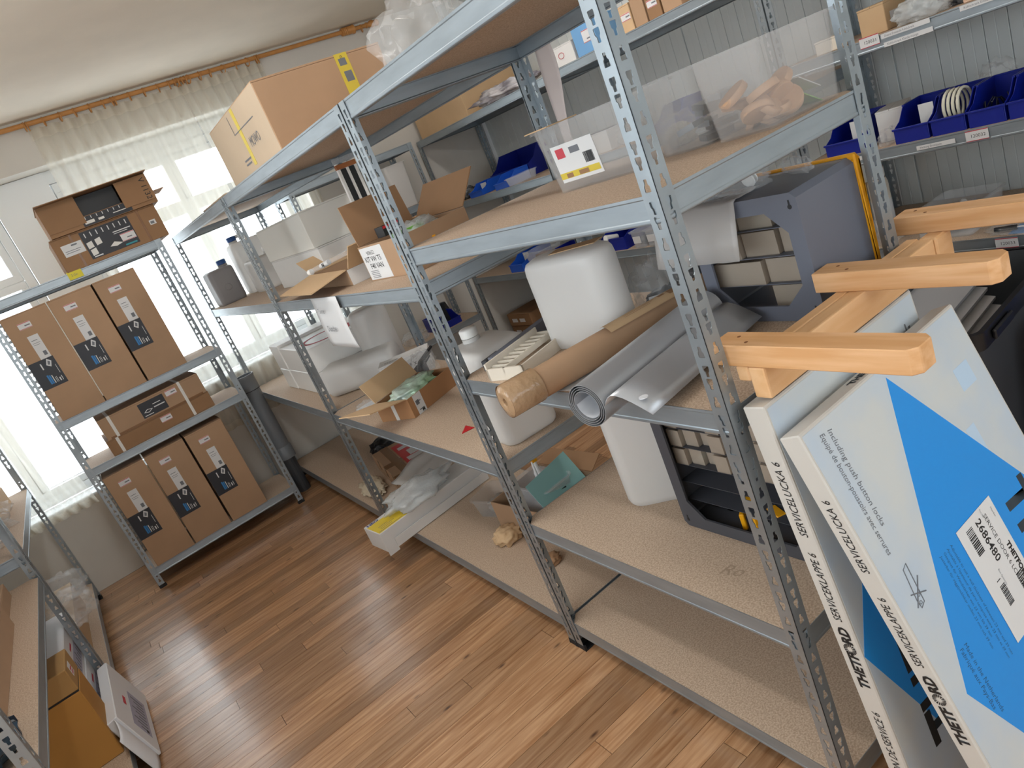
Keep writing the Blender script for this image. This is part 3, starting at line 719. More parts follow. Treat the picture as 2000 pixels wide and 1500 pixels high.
# ------------------------------------------------------------------ near unit, shelf by shelf
zt = 1.4002
b1 = clear_bin('clear plastic bin with a product label and cardboard lid piece, left of the shelf', .20, .27, .145, (.345, -.53, zt), .12)
MB().box(-.105, .0, .07, .148, .1515, .154).build('cardboard_piece', kraft_l, b1)
FL = FR((-.0935, .11, .03), (0,-1,0), (-.075,0,1)) if False else FR((-.0897, .09, .022), (0,-1,0), (-.08,0,1))
lb = decal(b1, 'product_label', paper, FL, .13, .085, lift=.001)
lines(lb, FL, [(.0, .008, .125, .014)], yellow_t, .002, 'yellow_band'); lines(lb, FL, [(.02, .009, .02, .01), (.06, .009, .03, .01)], kraft_d, .0024, 'print_photo')
lines(lb, FL, [(.012, .055, .026, .022)], ink_r, .002, 'red_print'); lines(lb, FL, [(.055, .06, .03, .014)], ink_g, .002); barcode(lb, FL, .09, .03, .028, .024, .002)
b2 = clear_bin('clear plastic bin holding grey metal pieces, middle of the shelf', .235, .15, .15, (.455+.09, -.735, zt), 0, rim=True)
b2.location = (.462, -.722, zt)
for k in range(7):
    MB().box(0, random.uniform(.05,.09), 0, random.uniform(.02,.04), 0, .012, Matrix.Translation((random.uniform(-.09,.03), random.uniform(-.05,.03), .006+.011*k)) @ Matrix.Rotation(random.uniform(-.6,.6), 4, 'Z') @ Matrix.Rotation(random.uniform(-.3,.3), 4, 'X')).build('metal_piece', steel_d, b2)
b3 = clear_bin('large clear plastic bin full of tan felt discs, right end of the shelf', .25, .15, .15, (.452, -.888, zt), 0)
rg = random.Random(5); disc = None
for k in range(13):
    if disc is None: disc = MB().lathe([(.030,0),(.0315,.002),(.0315,.012),(.030,.014)], 20).build('felt_disc', felt_m, b3, smooth=True); o = disc
    else: o = disc.copy(); COL.objects.link(o)
    o.location = (rg.uniform(-.085,.02), rg.uniform(-.04,.045), .007+.0105*(k//2)); o.rotation_euler = (rg.uniform(-.9,.9), rg.uniform(-.9,.5), 0)
for k in range(2): MB().box(-.02, .05, -.03, .035, 0, .002, Matrix.Translation((.06,0,.02+.03*k)) @ Matrix.Rotation(.5, 4, 'Y')).build('paper_label', paper if k else green_pl, b3)
pb = blob('parts_bag', 'clear bag of beige fittings between the label bin and the metal-pieces bin', (.10,.09,.075), (.50, -.59, zt), 4, bag_pl, contents=1)
bg_ = blob('x', '', (.07,.07,.05), None, 9, beige_pl, parent=pb); bg_.name = 'fittings'; bg_.location = (0,0,.002)
zt = 1.0042
canister('large flat white canister standing upright behind the brown paper roll', .28, .12, .25, (.275, -.315, zt), -PI/2+.16, hdpe, neck=False, r=.055, handle=False)
ko = MB().box(0, .14, 0, .05, 0, .002); ko = ko.build('kraft_strip', kraft_l); ko.location = (.255, -.27, zt+.2502); ko.rotation_euler = (0,0,-1.2); tag(ko, 'tan paper strip on top of the large flat white canister', 'paper')
# kraft roll
def roll(name, label, p0, p1, r, m, m_in, turns=4, core=.55, cat='roll'):
    p0 = Vector(p0); p1 = Vector(p1); ln = (p1-p0).length; q = (p1-p0).to_track_quat('X', 'Z').to_matrix().to_4x4()
    t = thing(name, label, cat, M=Matrix.Translation(p0) @ q)
    n = 26*turns; outr = []; inr = []
    for i in range(n+1):
        a = 2*PI*turns*i/n; rr = r*(core+(1-core)*i/n); outr.append((0, rr*math.cos(a), rr*math.sin(a)))
    b = MB(); e = .0009
    vs = []
    for x in (0, ln):
        for i in range(n+1):
            a = 2*PI*turns*i/n; rr = r*(core+(1-core)*i/n)
            vs.append((x, rr*math.cos(a), rr*math.sin(a))); vs.append((x, (rr-e)*math.cos(a), (rr-e)*math.sin(a)))
    k = 2*(n+1); fs = []
    for i in range(n):
        o1, i1, o2, i2 = 2*i, 2*i+1, 2*i+2, 2*i+3
        fs += [(o1, o2, k+o2, k+o1), (i2, i1, k+i1, k+i2), (o2, o1, i1, i2), (k+o1, k+o2, k+i2, k+i1)]
    b.add(vs, fs); b.build('sheet', m, t, smooth=True)
    return t, ln
kr, ln = roll('kraft_paper_roll', 'long brown kraft paper roll with taped end, sticking out over the shelf', (-.125, -.462, zt+.041), (.53, -.535, zt+.041), .040, kraft, kraft_in, 5, .35)
b = MB().lathe([(.0406, .0), (.0412, .002), (.0412, .085), (.0404, .088)], 26, MX, False, False); b.build('clear_tape', mat('shiny_tape', '#a98b6c', .1, bump=1, bscale=45), kr, smooth=True)
b = MB().lathe([(.006,.02),(.009,-.001),(.02,-.005),(.034,-.002),(.0405,.004)], 26, MX, True, False); b.build('taped_end', mat('shiny_tape', ''), kr, smooth=True)
b = MB(); b.grid(lambda u, v: (.30+.24*u, .0409*math.cos(1.1+1.25*v), .0409*math.sin(1.1+1.25*v)), 2, 10); lo = b.build('label', kraft_l, kr, smooth=2)
b = MB()
for a0, a1, th0, th1 in ((.50,.525,1.5,2.0),(.472,.492,1.5,1.75),(.36,.46,1.55,1.58),(.36,.45,1.7,1.73),(.36,.44,1.85,1.88)): b.grid(lambda u, v: (a0+(a1-a0)*u, .0412*math.cos(th0+(th1-th0)*v), .0412*math.sin(th0+(th1-th0)*v)), 1, 3)
tag(b.build('label_print', kraft_d, lo), kind='stuff')
gr, ln = roll('foil_roll', 'thick silver grey foil roll with white inner side, sticking out over the shelf', (-.105, -.735, zt+.049), (.34, -.665, zt+.049), .048, foil, foil_in, 4, .62)
b = MB().lathe([(.030,.004),(.030,.4)], 24, MX, False, False); b.build('white_core', foil_in, gr, smooth=True)
def tail(u, v):   # loose end hanging over the shelf edge
    a = -PI/2 - .25 - v*0; d = .16*v
    return (.0+.42*u+.02*v, -.0485 - d*.55 + .02*math.sin(v*PI), -.02 - .0*d + .02 - (.075 if False else 0)*v + (.03*math.sin(v*PI)) - .028*v)
to = MB().grid(tail, 6, 8).build('loose_end', foil, gr, smooth=2, solid=.001)
MB().lathe([(.009,0),(.009,.0015)], 16, Matrix.Translation((.035,-.115,.0)) @ Matrix.Rotation(.0,4,'X')).build('round_sticker', foil_in, gr)
pa = MB().box(0, .12, 0, .2, 0, .0006).build('paper_sheet', paper); pa.location = (.05, -.66, zt); pa.rotation_euler = (0,0,.25); tag(pa, 'white sheet of paper under the two rolls on the shelf', 'paper')
lines(pa, FR((0,0,.0006),(1,0,0),(0,1,0)), [(.02, .02, .08, .006), (.02, .035, .06, .006)], ink, .0002)
# vent grille and dark rails
vg = thing('vent_grille', 'cream plastic vent grille frame with slots lying on the shelf', 'grille', (.045, -.285, zt), .28)
b = MB(); b.box(0,.24,0,.006,0,.035); b.box(0,.006,0,.13,0,.035); b.box(.234,.24,0,.13,0,.035); b.box(0,.24,.124,.13,0,.05); b.box(0,.24,.062,.068,.02,.035)
b.build('frame', beige_pl, vg)
for k in range(8): MB().box(.02+.026*k, .026+.026*k, .066, .124, .03, .036).build('slat', beige_pl, vg)
MB().box(.02, .2, .012, .056, .006, .009).build('plate', hdpe_w, vg)
rl = thing('plastic_rail', 'dark grey plastic rails lying behind the cream vent grille', 'rail', (.065, -.135, zt), .30)
MB().prism([(0,0),(.05,0),(.05,.004),(.03,.02),(.03,.045),(.004,.045),(.004,.008),(0,.008)], 0, .30, Matrix(((0,0,1,0),(1,0,0,0),(0,1,0,0),(0,0,0,1)))).build('rail', cab_pl, rl)
MB().prism([(0,0),(.02,0),(.02,.03),(.0,.03)], -.01, .06, Matrix(((0,0,1,0),(1,0,0,.03),(0,1,0,.01),(0,0,0,1)))).build('end_piece', char_pl, rl)
# bags with black parts, drawer cabinet
tb = blob('parts_bag', 'crumpled clear bags with black parts next to the large flat canister', (.17,.16,.15), (.47, -.41, zt), 12, bag_pl, contents=1, amp=.5, freq=3.5)
o = blob('x', '', (.13,.11,.06), None, 21, blk_pl, parent=tb); o.name = 'black_parts'
o = MB().box(0,.045,0,.001,0,.035).build('barcode_label', paper, tb); o.location = (-.09,-.03,.03); o.rotation_euler = (-.3,0,-.9)
def cabinet(label, loc, rz, w_, d_, h_, cols, rows, wide, body_m, front_rim=True, empty=()):
    # back frame faces -y, drawers stand inside, yellow front rim at +y
    t = thing('drawer_cabinet', label, 'cabinet', loc, rz, 'small parts drawer cabinets'); e = .006; fr = .034
    # back frame with chamfered opening
    def frame_poly():
        o_ = [(0,.012),(.012,0),(w_-.012,0),(w_,.012),(w_,h_-.012),(w_-.012,h_),(.012,h_),(0,h_-.012)]
        c = .045
        i_ = [(fr,fr+c),(fr+c,fr),(w_-fr-c,fr),(w_-fr,fr+c),(w_-fr,h_-fr-c),(w_-fr-c,h_-fr),(fr+c,h_-fr),(fr,h_-fr-c)]
        return o_, i_
    o_, i_ = frame_poly(); b = MB()
    for k in range(8):
        q = [o_[k], o_[(k+1)%8], i_[(k+1)%8], i_[k]]; b.prism(q, 0, e, FR((0,e,0),(1,0,0),(0,0,1)))
    b.build('back_frame', body_m, t)
    s = MB(); q_ = [(w_/2+(x-w_/2)*(1-.008/w_), h_/2+(z-h_/2)*(1-.008/h_)) for x, z in o_]
    for k in range(8): s.prism([o_[k], o_[(k+1)%8], q_[(k+1)%8], q_[k]], -d_, -e, FR((0,0,0),(1,0,0),(0,0,1)))
    s.build('shell', body_m, t)
    for k, (x, z) in enumerate(((.017, .02), (w_-.017, h_-.028), (.017, h_-.028), (w_-.017, .02))):
        b = MB(); b.lathe([(.005,-.0006),(.005,.0002)], 10, Matrix.Translation((x,0,z)) @ Matrix.Rotation(PI/2,4,'X')); b.box(x-.0018,x+.0018,-.0006,0,z,z+.014); b.build('hanging_hole', blk_pl, t)
    if front_rim:
        b = MB(); q = .012; b.box(-.005, w_+.005, d_, d_+q, -.0, .012); b.box(-.005, w_+.005, d_, d_+q, h_-.006, h_+.006); b.box(-.005,.008,d_,d_+q,.012,h_-.006); b.box(w_-.008,w_+.005,d_,d_+q,.012,h_-.006)
        b.build('front_rim', yel_pl, t, bevel=.003)
    zz = .012
    for r_ in range(rows):
        nc = wide[r_]; hh = (h_-.024)/rows; cw = (w_-.02)/nc
        MB().box(e, w_-e, .03, d_-.005, zz-.0015, zz).build('shelf_web', body_m, t)
        for c in range(nc):
            if (r_, c) in empty: continue
            x0, x1 = .01+c*cw+.002, .01+(c+1)*cw-.002; y0 = .03+.012*((c*7+r_*3)%3); z1 = zz+hh-.008; g = .0016
            b = MB(); b.box(x0,x1,y0,y0+g,zz,z1); b.box(x0,x1,d_-.01,d_-.01+g,zz,z1); b.box(x0,x0+g,y0+g,d_-.01,zz,z1); b.box(x1-g,x1,y0+g,d_-.01,zz,z1); b.box(x0,x1,y0,d_-.01,zz,zz+g)
            dr = b.build('drawer', drawer_pl, t)
            if (c+r_) % 2 == 0:
                k_ = blob('x', '', ((x1-x0)*.7, .06, hh*.45), None, c+5*r_, (dark_stuff, beige_pl, MATS['teal_card'])[(c+r_)//2 % 3], parent=dr, sub=2); k_.name = 'small_parts'; k_.location = ((x0+x1)/2, y0+.04, zz+.002)
        zz += hh
    return t
# front of the back frame towards -x: local x -> -y world
cabinet('grey drawer cabinet with yellow front rim standing on the middle shelf', (.372, -.652, zt), -PI/2, .285, .20, .27, 4, 4, [2,2,3,3], cab_pl, empty=((0,0),))
tp = blob('parts_bag', 'clear plastic bags with a reel and a tray on top of the grey cabinet', (.13,.12,.045), (.46, -.75, zt+.2705), 31, bag_pl, contents=1)
b = MB(); b.lathe([(.006,0),(.016,0),(.016,.003),(.009,.003),(.009,.011),(.016,.011),(.016,.014),(.006,.014)], 18, Matrix.Translation((0,-.02,.018)) @ Matrix.Rotation(1.2,4,'Y')); b.build('reel', hdpe_w, tp, smooth=True)
ty = clear_bin('small clear tray with black screws on top of the grey cabinet', .075, .05, .025, (.43, -.685, zt+.2705), .4, clear_pl, name='tray', cat='tray')
o = blob('x', '', (.05,.03,.018), None, 41, blk_pl, parent=ty, sub=2); o.name = 'black_screws'; o.location = (0,0,.005)
blob('twisted_bag', 'twisted clear bag with small fittings lying on the grey cabinet top', (.035,.13,.035), (.535, -.835, zt+.2705), 53, bag_pl, rz=-.5)
def film(u, v):
    x = .12*u; yv = .24*v
    dx = max(0, u-.55)
    return (-x + .0, yv, (.275 if u < .74 else .275-.12*(u-.74)/.26) + .006*noise.noise((u*5, v*5, 3)))
fo = sheet_obj('plastic_film', 'sheet of clear plastic film draped over the grey cabinet edge', 'film', film, 12, 16, mat('film_plastic', '#cfcac6', .2, alpha=.5, bump=.3, bscale=10), .0006, (.455, -.80, zt))
db = carton('dark_case', 'flat dark grey case standing behind the crumpled bags on the middle shelf', (.022, .225, .285), (.558, -.645, zt), 0, char_pl, top=False)
MB().lathe([(.004,0),(.004,.002)], 10, Matrix.Translation((-.0005,.12,.265)) @ Matrix.Rotation(-PI/2,4,'Y')).build('screw', hdpe_w, db)
MB().box(.004,.018,-.018,-.0005,.2,.24).build('latch', blk_pl, db)
# lower shelf
zt = .5042
canister('tall white canister standing on the second shelf beside the dark drawer cabinet', .20, .19, .43, (.32, -.315, zt), -.85, hdpe, neck=True, r=.04, handle=False)
cabinet('dark grey drawer cabinet with yellow parts, lying on the second shelf under the rolls', (.198, -.508, zt), -PI/2, .42, .17, .40, 9, 7, [9]*7, mat('dark_cabinet_plastic', '#46474d', .5), empty=tuple((r_, c) for r_ in (0,1,2) for c in range(9))+((6,0),))
dc = bpy.data.objects['drawer_cabinet.001']
for k in range(8): MB().box(.03+.046*k, .05+.046*k, .08, .155, .008, .012).build('floor_rib', blk_pl, dc)
for k, (x, yv, z, a) in enumerate(((.27,-.66,.10,.5),(.27,-.74,.12,-.4),(.28,-.85,.09,.3))):
    o = thing('bin_holder', ('yellow plastic clip holder in the dark cabinet, nearest the white canister', 'yellow plastic clip holder in the middle of the dark drawer cabinet', 'yellow plastic clip holder at the right side of the dark drawer cabinet')[k], 'holder', (x, yv, zt+.012), a, 'yellow holders in the dark cabinet')
    b = MB(); b.box(-.05,.05,-.006,.006,.03,.045); b.box(-.05,-.038,-.006,.006,0,.03); b.box(.038,.05,-.006,.006,0,.03); b.build('bracket', yel_pl, o, bevel=.002)
    MB().box(-.012,.012,-.05,.0,.046,.056).build('tongue', yel_pl, o, bevel=.002)
Ft = FR((.2,-.70,.5041),(.25,-.97,0),(.97,.25,0)); wt = text(None, 'Ro', .05, Ft, mat('pencil', '#a18c77', .9), -.02, -.12, .0003, shear=.4); wt.name = 'pencil_writing'; tag(wt, 'faint pencil writing on the second shelf board near the front post', 'writing')

# ------------------------------------------------------------------ middle and far unit: top
zt = 1.8002
c = carton('large_carton', 'large brown carton with yellow tape on top of the middle shelving unit', (.50, .76, .245), (.055, .70, zt), 0, kraft)
F = front(.5, .76, .245)
o = decal(c, 'yellow_tape', yellow_t, F, .05, .246, x=.315, y=0); lines(o, F, [(.325, .205, .028, .024), (.328, .15, .03, .035)], ink_g, .0009, 'print_symbol')
text(o, '0', .02, F, ink, .335, .225, .0011)
MB().box(.315, .365, 0, .76, .2452, .246).build('yellow_tape', yellow_t, c)
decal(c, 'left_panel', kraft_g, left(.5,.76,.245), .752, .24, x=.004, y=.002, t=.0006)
FLc = FR((-.0007,.76,0),(0,-1,0),(0,0,1))
o = decal(c, 'yellow_tape', yellow_t, FLc, .035, .21, x=.40, y=.03); text(c, 'MOWO', .05, FLc, ink_g, .47, .085, .001, sx=.8)
lines(c, FLc, [(.33, .16, .004, .07), (.33, .16, .3, .003), (.3, .06, .1, .006), (.3, .045, .08, .006)], ink_g, .001)
blob('clear_bag', 'big clear plastic bag on top of the middle unit beside the large brown carton', (.30,.34,.26), (.42, .17, zt), 61, bag_pl, amp=.4, freq=2.0)
c = carton('white_packet', 'flat white packet under the big clear bag on top of the middle unit', (.16,.14,.035), (.40,.01,zt), .0, paper)
c = carton('flat_package', 'flat pale package lying on top of the far central shelving unit', (.42,.6,.03), (.08,1.8,zt), 0, kraft_g)
# ------------------------------------------------------------------ middle unit: upper shelf
zt = 1.2962
k = open_box('open_carton', 'open brown carton of camper parts with white kit label, flaps spread wide', (.255, .34, .125), (.135, .265, zt), .06, kraft, kraft_in, (('+y', .15, 10), ('+x', .14, 40)))
FL = FR((0, .34, 0), (0,-1,0), (0,0,1)); l_ = decal(k, 'kit_label', paper, FL, .17, .115, x=.005, y=.004)
text(l_, '908652', .02, FL, ink, .05, .092, .0009); text(l_, 'KIT VW T5', .026, FL, ink, .02, .068, .0009, bold=.0004); text(l_, 'F40 VAN', .026, FL, ink, .042, .043, .0009, bold=.0004)
lines(l_, FL, [(.025, .034-.006*q, .06, .002) for q in range(5)], ink_g)
MB().box(.10, .112, -.001, 0, .05, .085).build('yellow_marker', yel_pl, k)
o = blob('x', '', (.16,.2,.10), None, 71, bubble, parent=k); o.name = 'bubble_wrap'; o.location = (.15,.16,.05)
MB().box(.05, .16, .12, .17, .07, .13).build('green_packet', green_pl, k); MB().box(.05,.13,.2,.26,.13,.165).build('black_case', blk_pl, k); MB().box(.052,.128,.199,.2,.155,.164).build('red_stripe', red_pl, k)
k = open_box('flat_mailer', 'flat open carton with spread flaps lying along the middle upper shelf', (.34, .56, .06), (.10, .76, zt), -.06, kraft, kraft_l, (('-x', .16, 100), ('+y', .18, 70), ('-y', .14, 55)))
MB().box(.005, .335, .006, .554, .005, .01).build('white_lining', wcarton, k); MB().box(-.001, .341, -.0012, -.0002, 0, .06).build('white_side', wcarton, k)
tb_ = thing('clear_tube', 'clear tube with black lettered sticker lying over the flat open carton', 'tube', (.13, 1.30, zt+.075), -1.25)
MB().path([(0,0,0),(.30,0,.03)], .011, 12).build('tube', clear_pl, tb_, smooth=True); MB().path([(.1,0,.01),(.16,0,.016)], .0115, 12).build('sticker', paper, tb_, smooth=True); MB().lathe([(.0125,0),(.0125,.02)], 12, MX).build('cap', hdpe_w, tb_)
text(tb_, 'N', .02, FR((.12,-.0118,.006),(1,0,0),(0,0,1)), ink, 0, 0, .0004, bold=.001)
c = carton('white_slab_carton', 'lower of two long white cartons stacked on the upper shelf', (.33, .82, .155), (.235, 1.38, zt), 0, wcarton)
c = carton('white_slab_carton', 'upper of two long white cartons stacked on the upper shelf', (.335, .80, .17), (.23, 1.40, zt+.1555), 0, mat('offwhite_carton', '#dfdcd4', .7))
bt = thing('black_strip_pack', 'upright pack of black strips with copper coloured top end', 'package', (.40, 1.18, zt), .12)
for x in (0, .042, .084): MB().box(x, x+.013, 0, .014, 0, .44).build('white_edge', hdpe_w, bt)
for x in (.014, .056): MB().box(x, x+.027, .001, .013, 0, .415).build('black_strip', blk_pl, bt)
MB().box(-.001, .098, -.001, .015, .416, .436).build('copper_band', copper, bt); MB().box(-.002,.099,-.002,.016,.4405,.463).build('clear_cap', clear_pl, bt); MB().box(-.001,.098,-.0012,.0152,.15,.175).build('green_band', green_pl, bt)
gc = canister('grey canister with a round dimple standing at the far end of the upper shelf', .17, .2, .225, (.13, 3.10, zt), 0, grey_pl, blue_cap, r=.03, cap_at=.28, handle=False)
MB().lathe([(.022,0),(.02,.003),(.012,.004)], 18, Matrix.Translation((0,-.1,.10)) @ Matrix.Rotation(PI/2,4,'X')).build('dimple', grey_pl, gc)
canister('white canister with blue cap standing behind the grey one on the upper shelf', .24, .17, .33, (.37, 3.08, zt), 0, hdpe, blue_cap, r=.03, cap_at=-.3, handle=True)
canister('small white canister beside the grey one on the far upper shelf', .20, .26, .20, (.34, 2.74, zt), 0, hdpe, hdpe_w, r=.03, cap_at=.25, handle=False)
# hanging handwritten sheet
sg = MB().grid(lambda u, v: (-.002-.01*math.sin(v*2.5)*(1-v), .30*(u-.5), .205*v), 6, 10).build('paper_sign', paper, None, smooth=2, solid=.0005)
sg.location = (-.004, .84, 1.092); tag(sg, 'white sheet with handwriting hanging from the front beam', 'paper')
F = FR((-.012,.15,0),(0,-1,0),(0,0,1)); text(sg, '– Tavoe', .03, F, ink_g, .03, .145, .001, shear=.2); text(sg, 'Dusche', .034, F, ink_g, .07, .07, .001, shear=.2)
# ------------------------------------------------------------------ middle and far unit: second shelf
zt = .7042
def foam(label, loc, size, lid):
    t = thing('white_box', label, 'box', loc, 0, 'large white boxes on the far second shelf'); w_, d_, h_ = size
    MB().box(0,w_,0,d_,0,lid).build('body', hdpe_w, t, bevel=.004); MB().box(0,w_,0,d_,lid+.0015,h_).build('lid', hdpe_w, t, bevel=.004)
    return t
foam('tall narrow white box with a lid seam at the far end of the second shelf', (.115, 2.505, zt), (.42,.20,.285), .13)
fb = foam('large white box with a red ring printed on its top, second shelf', (.12, 1.96, zt), (.43,.54,.27), .13)
n = 36; b = MB()
for i in range(n):
    a0, a1 = 2*PI*i/n, 2*PI*(i+1)/n
    b.prism([(.2+.13*math.cos(a0), .2+.13*math.sin(a0)), (.2+.155*math.cos(a0), .2+.155*math.sin(a0)), (.2+.155*math.cos(a1), .2+.155*math.sin(a1)), (.2+.13*math.cos(a1), .2+.13*math.sin(a1))], .2701, .2708)
b.build('red_ring', ink_r, fb)
canister('milky white canister lying on its side in front of the red-ring box', .19, .16, .40, (.155, 1.88, zt+.082), 0, hdpe, None, neck=False, handle=False, r=.05, tilt=Matrix.Rotation(-.72, 4, 'Z') @ Matrix.Rotation(PI/2, 4, 'Y') @ Matrix.Rotation(PI/2,4,'Z'))
canister('milky white canister standing behind the lying one on the second shelf', .2, .17, .36, (.46, 1.80, zt), 0, hdpe, None, neck=False, handle=False, r=.07)
c = carton('white_carton', 'narrow white carton with black lettering on the second shelf', (.26, .12, .105), (.285, 1.49, zt), -.5, wcarton)
F = front(.3,.13,.105); text(c, 'KLINGE', .022, FR((0,0,.105),(1,0,0),(0,1,0)), ink, .03, .03, .0008); text(c, 'F X', .026, F, ink, .15, .05, .0008); 
wb = blob('wiper_bag', 'clear bag with black plastic arms and brackets on the second shelf', (.12,.34,.14), (.40, 1.25, zt), 83, bag_pl, contents=1, rz=-.75)
for k in range(3): MB().path([(-.02+.02*k,-.17+.03*k,.03+.02*k),(0,0,.06+.015*k),(.015*k,.15,.07+.02*k)], .008, 6).build('black_arm', blk_pl, wb)
MB().box(-.03,.02,-.04,.03,.03,.075).build('bracket', dark_stuff, wb)
k = open_box('parcel', 'brown parcel with white carrier label and an open flap, second shelf', (.30, .20, .085), (.12, .83, zt), .38, kraft_o if False else mat('cardboard_orange', '#a87b54', .75, 0, .06, 6), kraft_l, (('-x', .20, 78), ('+y', .1, 30)))
F = front(.3,.2,.085); l_ = decal(k, 'carrier_label', paper, F, .05, .0852, x=.03, y=0); lines(l_, F, [(.035, .05, .03, .004), (.035, .04, .02, .02), (.04, .015, .03, .004)], ink_g); text(l_, 'M', .02, F, ink, .055, .004, .001, bold=.001)
decal(k, 'tape', tape_c, left(.3,.2,.085), .02, .085, x=.09, y=0)
gb = blob('x', '', (.26,.18,.07), None, 91, mat('green_bubble_bag', '#cfe0d6', .12, .2, 0, 5, '#9fc29a', bump=.8, bscale=60), parent=k); gb.name = 'bubble_bag'; gb.location = (.15,.1,.045)
MB().box(.02,.12,.03,.09,.086,.1).build('green_corner', green_pl, k) if False else None
blob('small_bag', 'small clear bag lying on paper near the post of the second shelf', (.14,.2,.03), (.13, 1.32, zt+.001), 95, bag_pl, rz=.3)
ps = MB().box(0,.14,0,.28,0,.0006).build('paper_sheet', paper); ps.location = (.10, 1.13, zt); ps.rotation_euler = (0,0,.1); tag(ps, 'white sheet of paper lying on the second shelf by the parcel', 'paper')
jc = canister('white jerrycan with screw cap at the near end of the second shelf', .255, .20, .32, (.20, .172, zt), -PI/2-.06, hdpe, hdpe_w, r=.035, cap_at=-.28, handle=False)
o = MB().prism([(0,0),(.05,.0),(.03,.06)], 0, .0015).build('red_card', red_pl)
o.location = (.10, .40, zt); o.rotation_euler = (0,0,-.3); tag(o, 'small red card on the shelf beside the white jerrycan', 'card')
blob('red_clip_bag', 'clear bag with red clips at the back of the second shelf', (.09,.10,.08), (.52, 1.60, zt), 97, red_pl, rz=.2)
# ------------------------------------------------------------------ middle and far unit: bottom shelf
zt = .1152
tc_ = carton('taped_carton', 'brown carton patched with tape and a red label on the bottom shelf', (.30, .56, .10), (.155, 1.62, zt), -.16, kraft, top=False)
MB().box(-.001,.301,.2,.27,.1002,.1008).build('tape', tape_m, tc_); MB().box(.05,.10,-.001,.561,.1009,.1014).build('tape', tape_m, tc_); MB().box(.0,.30,.0,.05,.1002,.1007).build('tape', tape_m, tc_)
ro = MB().box(.11,.28,.1,.50,.1016,.1024).build('red_label', red_pl, tc_); lines(ro, FR((.11,.1,.1025),(1,0,0),(0,1,0)), [(.02,.06,.09,.06),(.05,.13,.08,.1),(.02,.28,.11,.05)], paper, .0001)
for a in (.03, .11, .2): decal(tc_, 'tape_patch', tape_m, left(.30,.56,.10), .05, .06, x=a*2+.06, y=.04)
pbg = blob('paper_bag', 'cream folded paper bag under the taped carton', (.14,.34,.03), (.11, 1.95, zt), 99, mat('cream_paper', '#cdbfa6', .85), rz=-.15)
bbg = blob('black_bag', 'black plastic bag lying behind the taped carton', (.22,.30,.09), (.43, 2.40, zt), 101, blk_pl, rz=-.5)
nb = thing('long_white_carton', 'long white and yellow carton sticking out of the bottom shelf over the floor', 'box', (-.155, 1.155, zt+.003), .10)
W, D, H = .62, .16, .10
MB().box(0,W,0,D,0,H).build('body', wcarton, nb, bevel=.002)
TF = FR((0,0,H),(1,0,0),(0,1,0)); yl = decal(nb, 'yellow_label', yel_pl if False else mat('yellow_print', '#e2c53a', .5), TF, .16, .125, x=.004, y=.03-.026)
text(nb, 'NEO', .034, FR((0,0,H),(0,-1,0),(1,0,0)), mat('navy_ink', '#1c2c7c', .5), -.155, .006, .001, bold=.0015) if False else text(nb, 'NEO', .030, TF, mat('navy_ink', '#1c2c7c', .5), .01, .131, .001, bold=.001)
lines(yl, TF, [(.03,.03,.06,.003),(.03,.045,.08,.003),(.03,.06,.05,.003),(.01,.012,.13,.004)], ink_g, .0009)
MB().prism([(.0,-.002),(.055,-.002),(.055,-.0035),(.0,-.0035)], -.02, .09).build('tuck_flap', wcarton, nb)
MB().box(.05, W, -.014, -.010, .0, .045).build('side_flap', wcarton, nb)
bw_ = blob('bubble_wrap', 'crumpled bubble wrap lying on the long white carton', (.40,.22,.09), (.12, 1.26, zt+.104), 103, bubble, rz=.15, amp=.35, freq=2.2)
fm = MB().grid(lambda u, v: (.40*u, .26*v, .0+.05*math.sin(u*2.2)*(.6+.4*v)+.012*noise.noise((u*4,v*4,1))), 14, 10).build('foam_sheet', mat('foam_white', '#dedbd6', .5, translucent=.3, alpha=.75), None, smooth=2, solid=.003)
fm.location = (.14, 1.33, zt+.112); fm.rotation_euler = (0,0,.1); tag(fm, 'curved translucent foam sheet behind the bubble wrap, bottom shelf', 'foam')
tb_ = clear_bin('clear plastic tray full of grey paper leaning beside the bubble wrap', .16, .22, .085, (.33, .86, zt), .35, cloudy_pl)
o = blob('x', '', (.11,.15,.06), None, 105, mat('grey_paper', '#a39c93', .9), parent=tb_); o.name = 'crumpled_paper'; o.location = (0,0,.006)
kc = open_box('cardboard_tray', 'low open cardboard box holding the clear bins under the shelf edge', (.30, .34, .14), (.26, .38, zt), .12, kraft, kraft_in, (('+x', .08, 60),))
cb = clear_bin('clear plastic bin with a black handle slot standing in the cardboard tray', .15, .24, .17, (.39, .56, zt+.006), .1, clear_pl, name='storage_bin')
MB().box(-.03,.03,-.1205,-.119,.13,.142).build('handle_slot', blk_pl, cb)
bo = thing('adhesive_tube', 'upright tube with dark nozzle and yellow tip in the clear bin', 'tube', (.40, .58, zt+.012), 0); MB().lathe([(.014,0),(.014,.14),(.006,.16),(.005,.22),(.003,.24)], 12).build('body', hdpe_w, bo, smooth=True); MB().lathe([(.0145,.05),(.0145,.1)], 12, None, False, False).build('label', ink_b, bo)
bo2 = thing('spray_bottle', 'white bottle with yellow tip at the back of the clear bin', 'bottle', (.45, .655, zt+.0), 0); MB().lathe([(.02,0),(.02,.16),(.01,.19),(.01,.21)], 12).build('body', hdpe_w, bo2, smooth=True); MB().box(-.012,.012,-.01,.01,.2105,.235).build('yellow_tip', yel_pl, bo2)
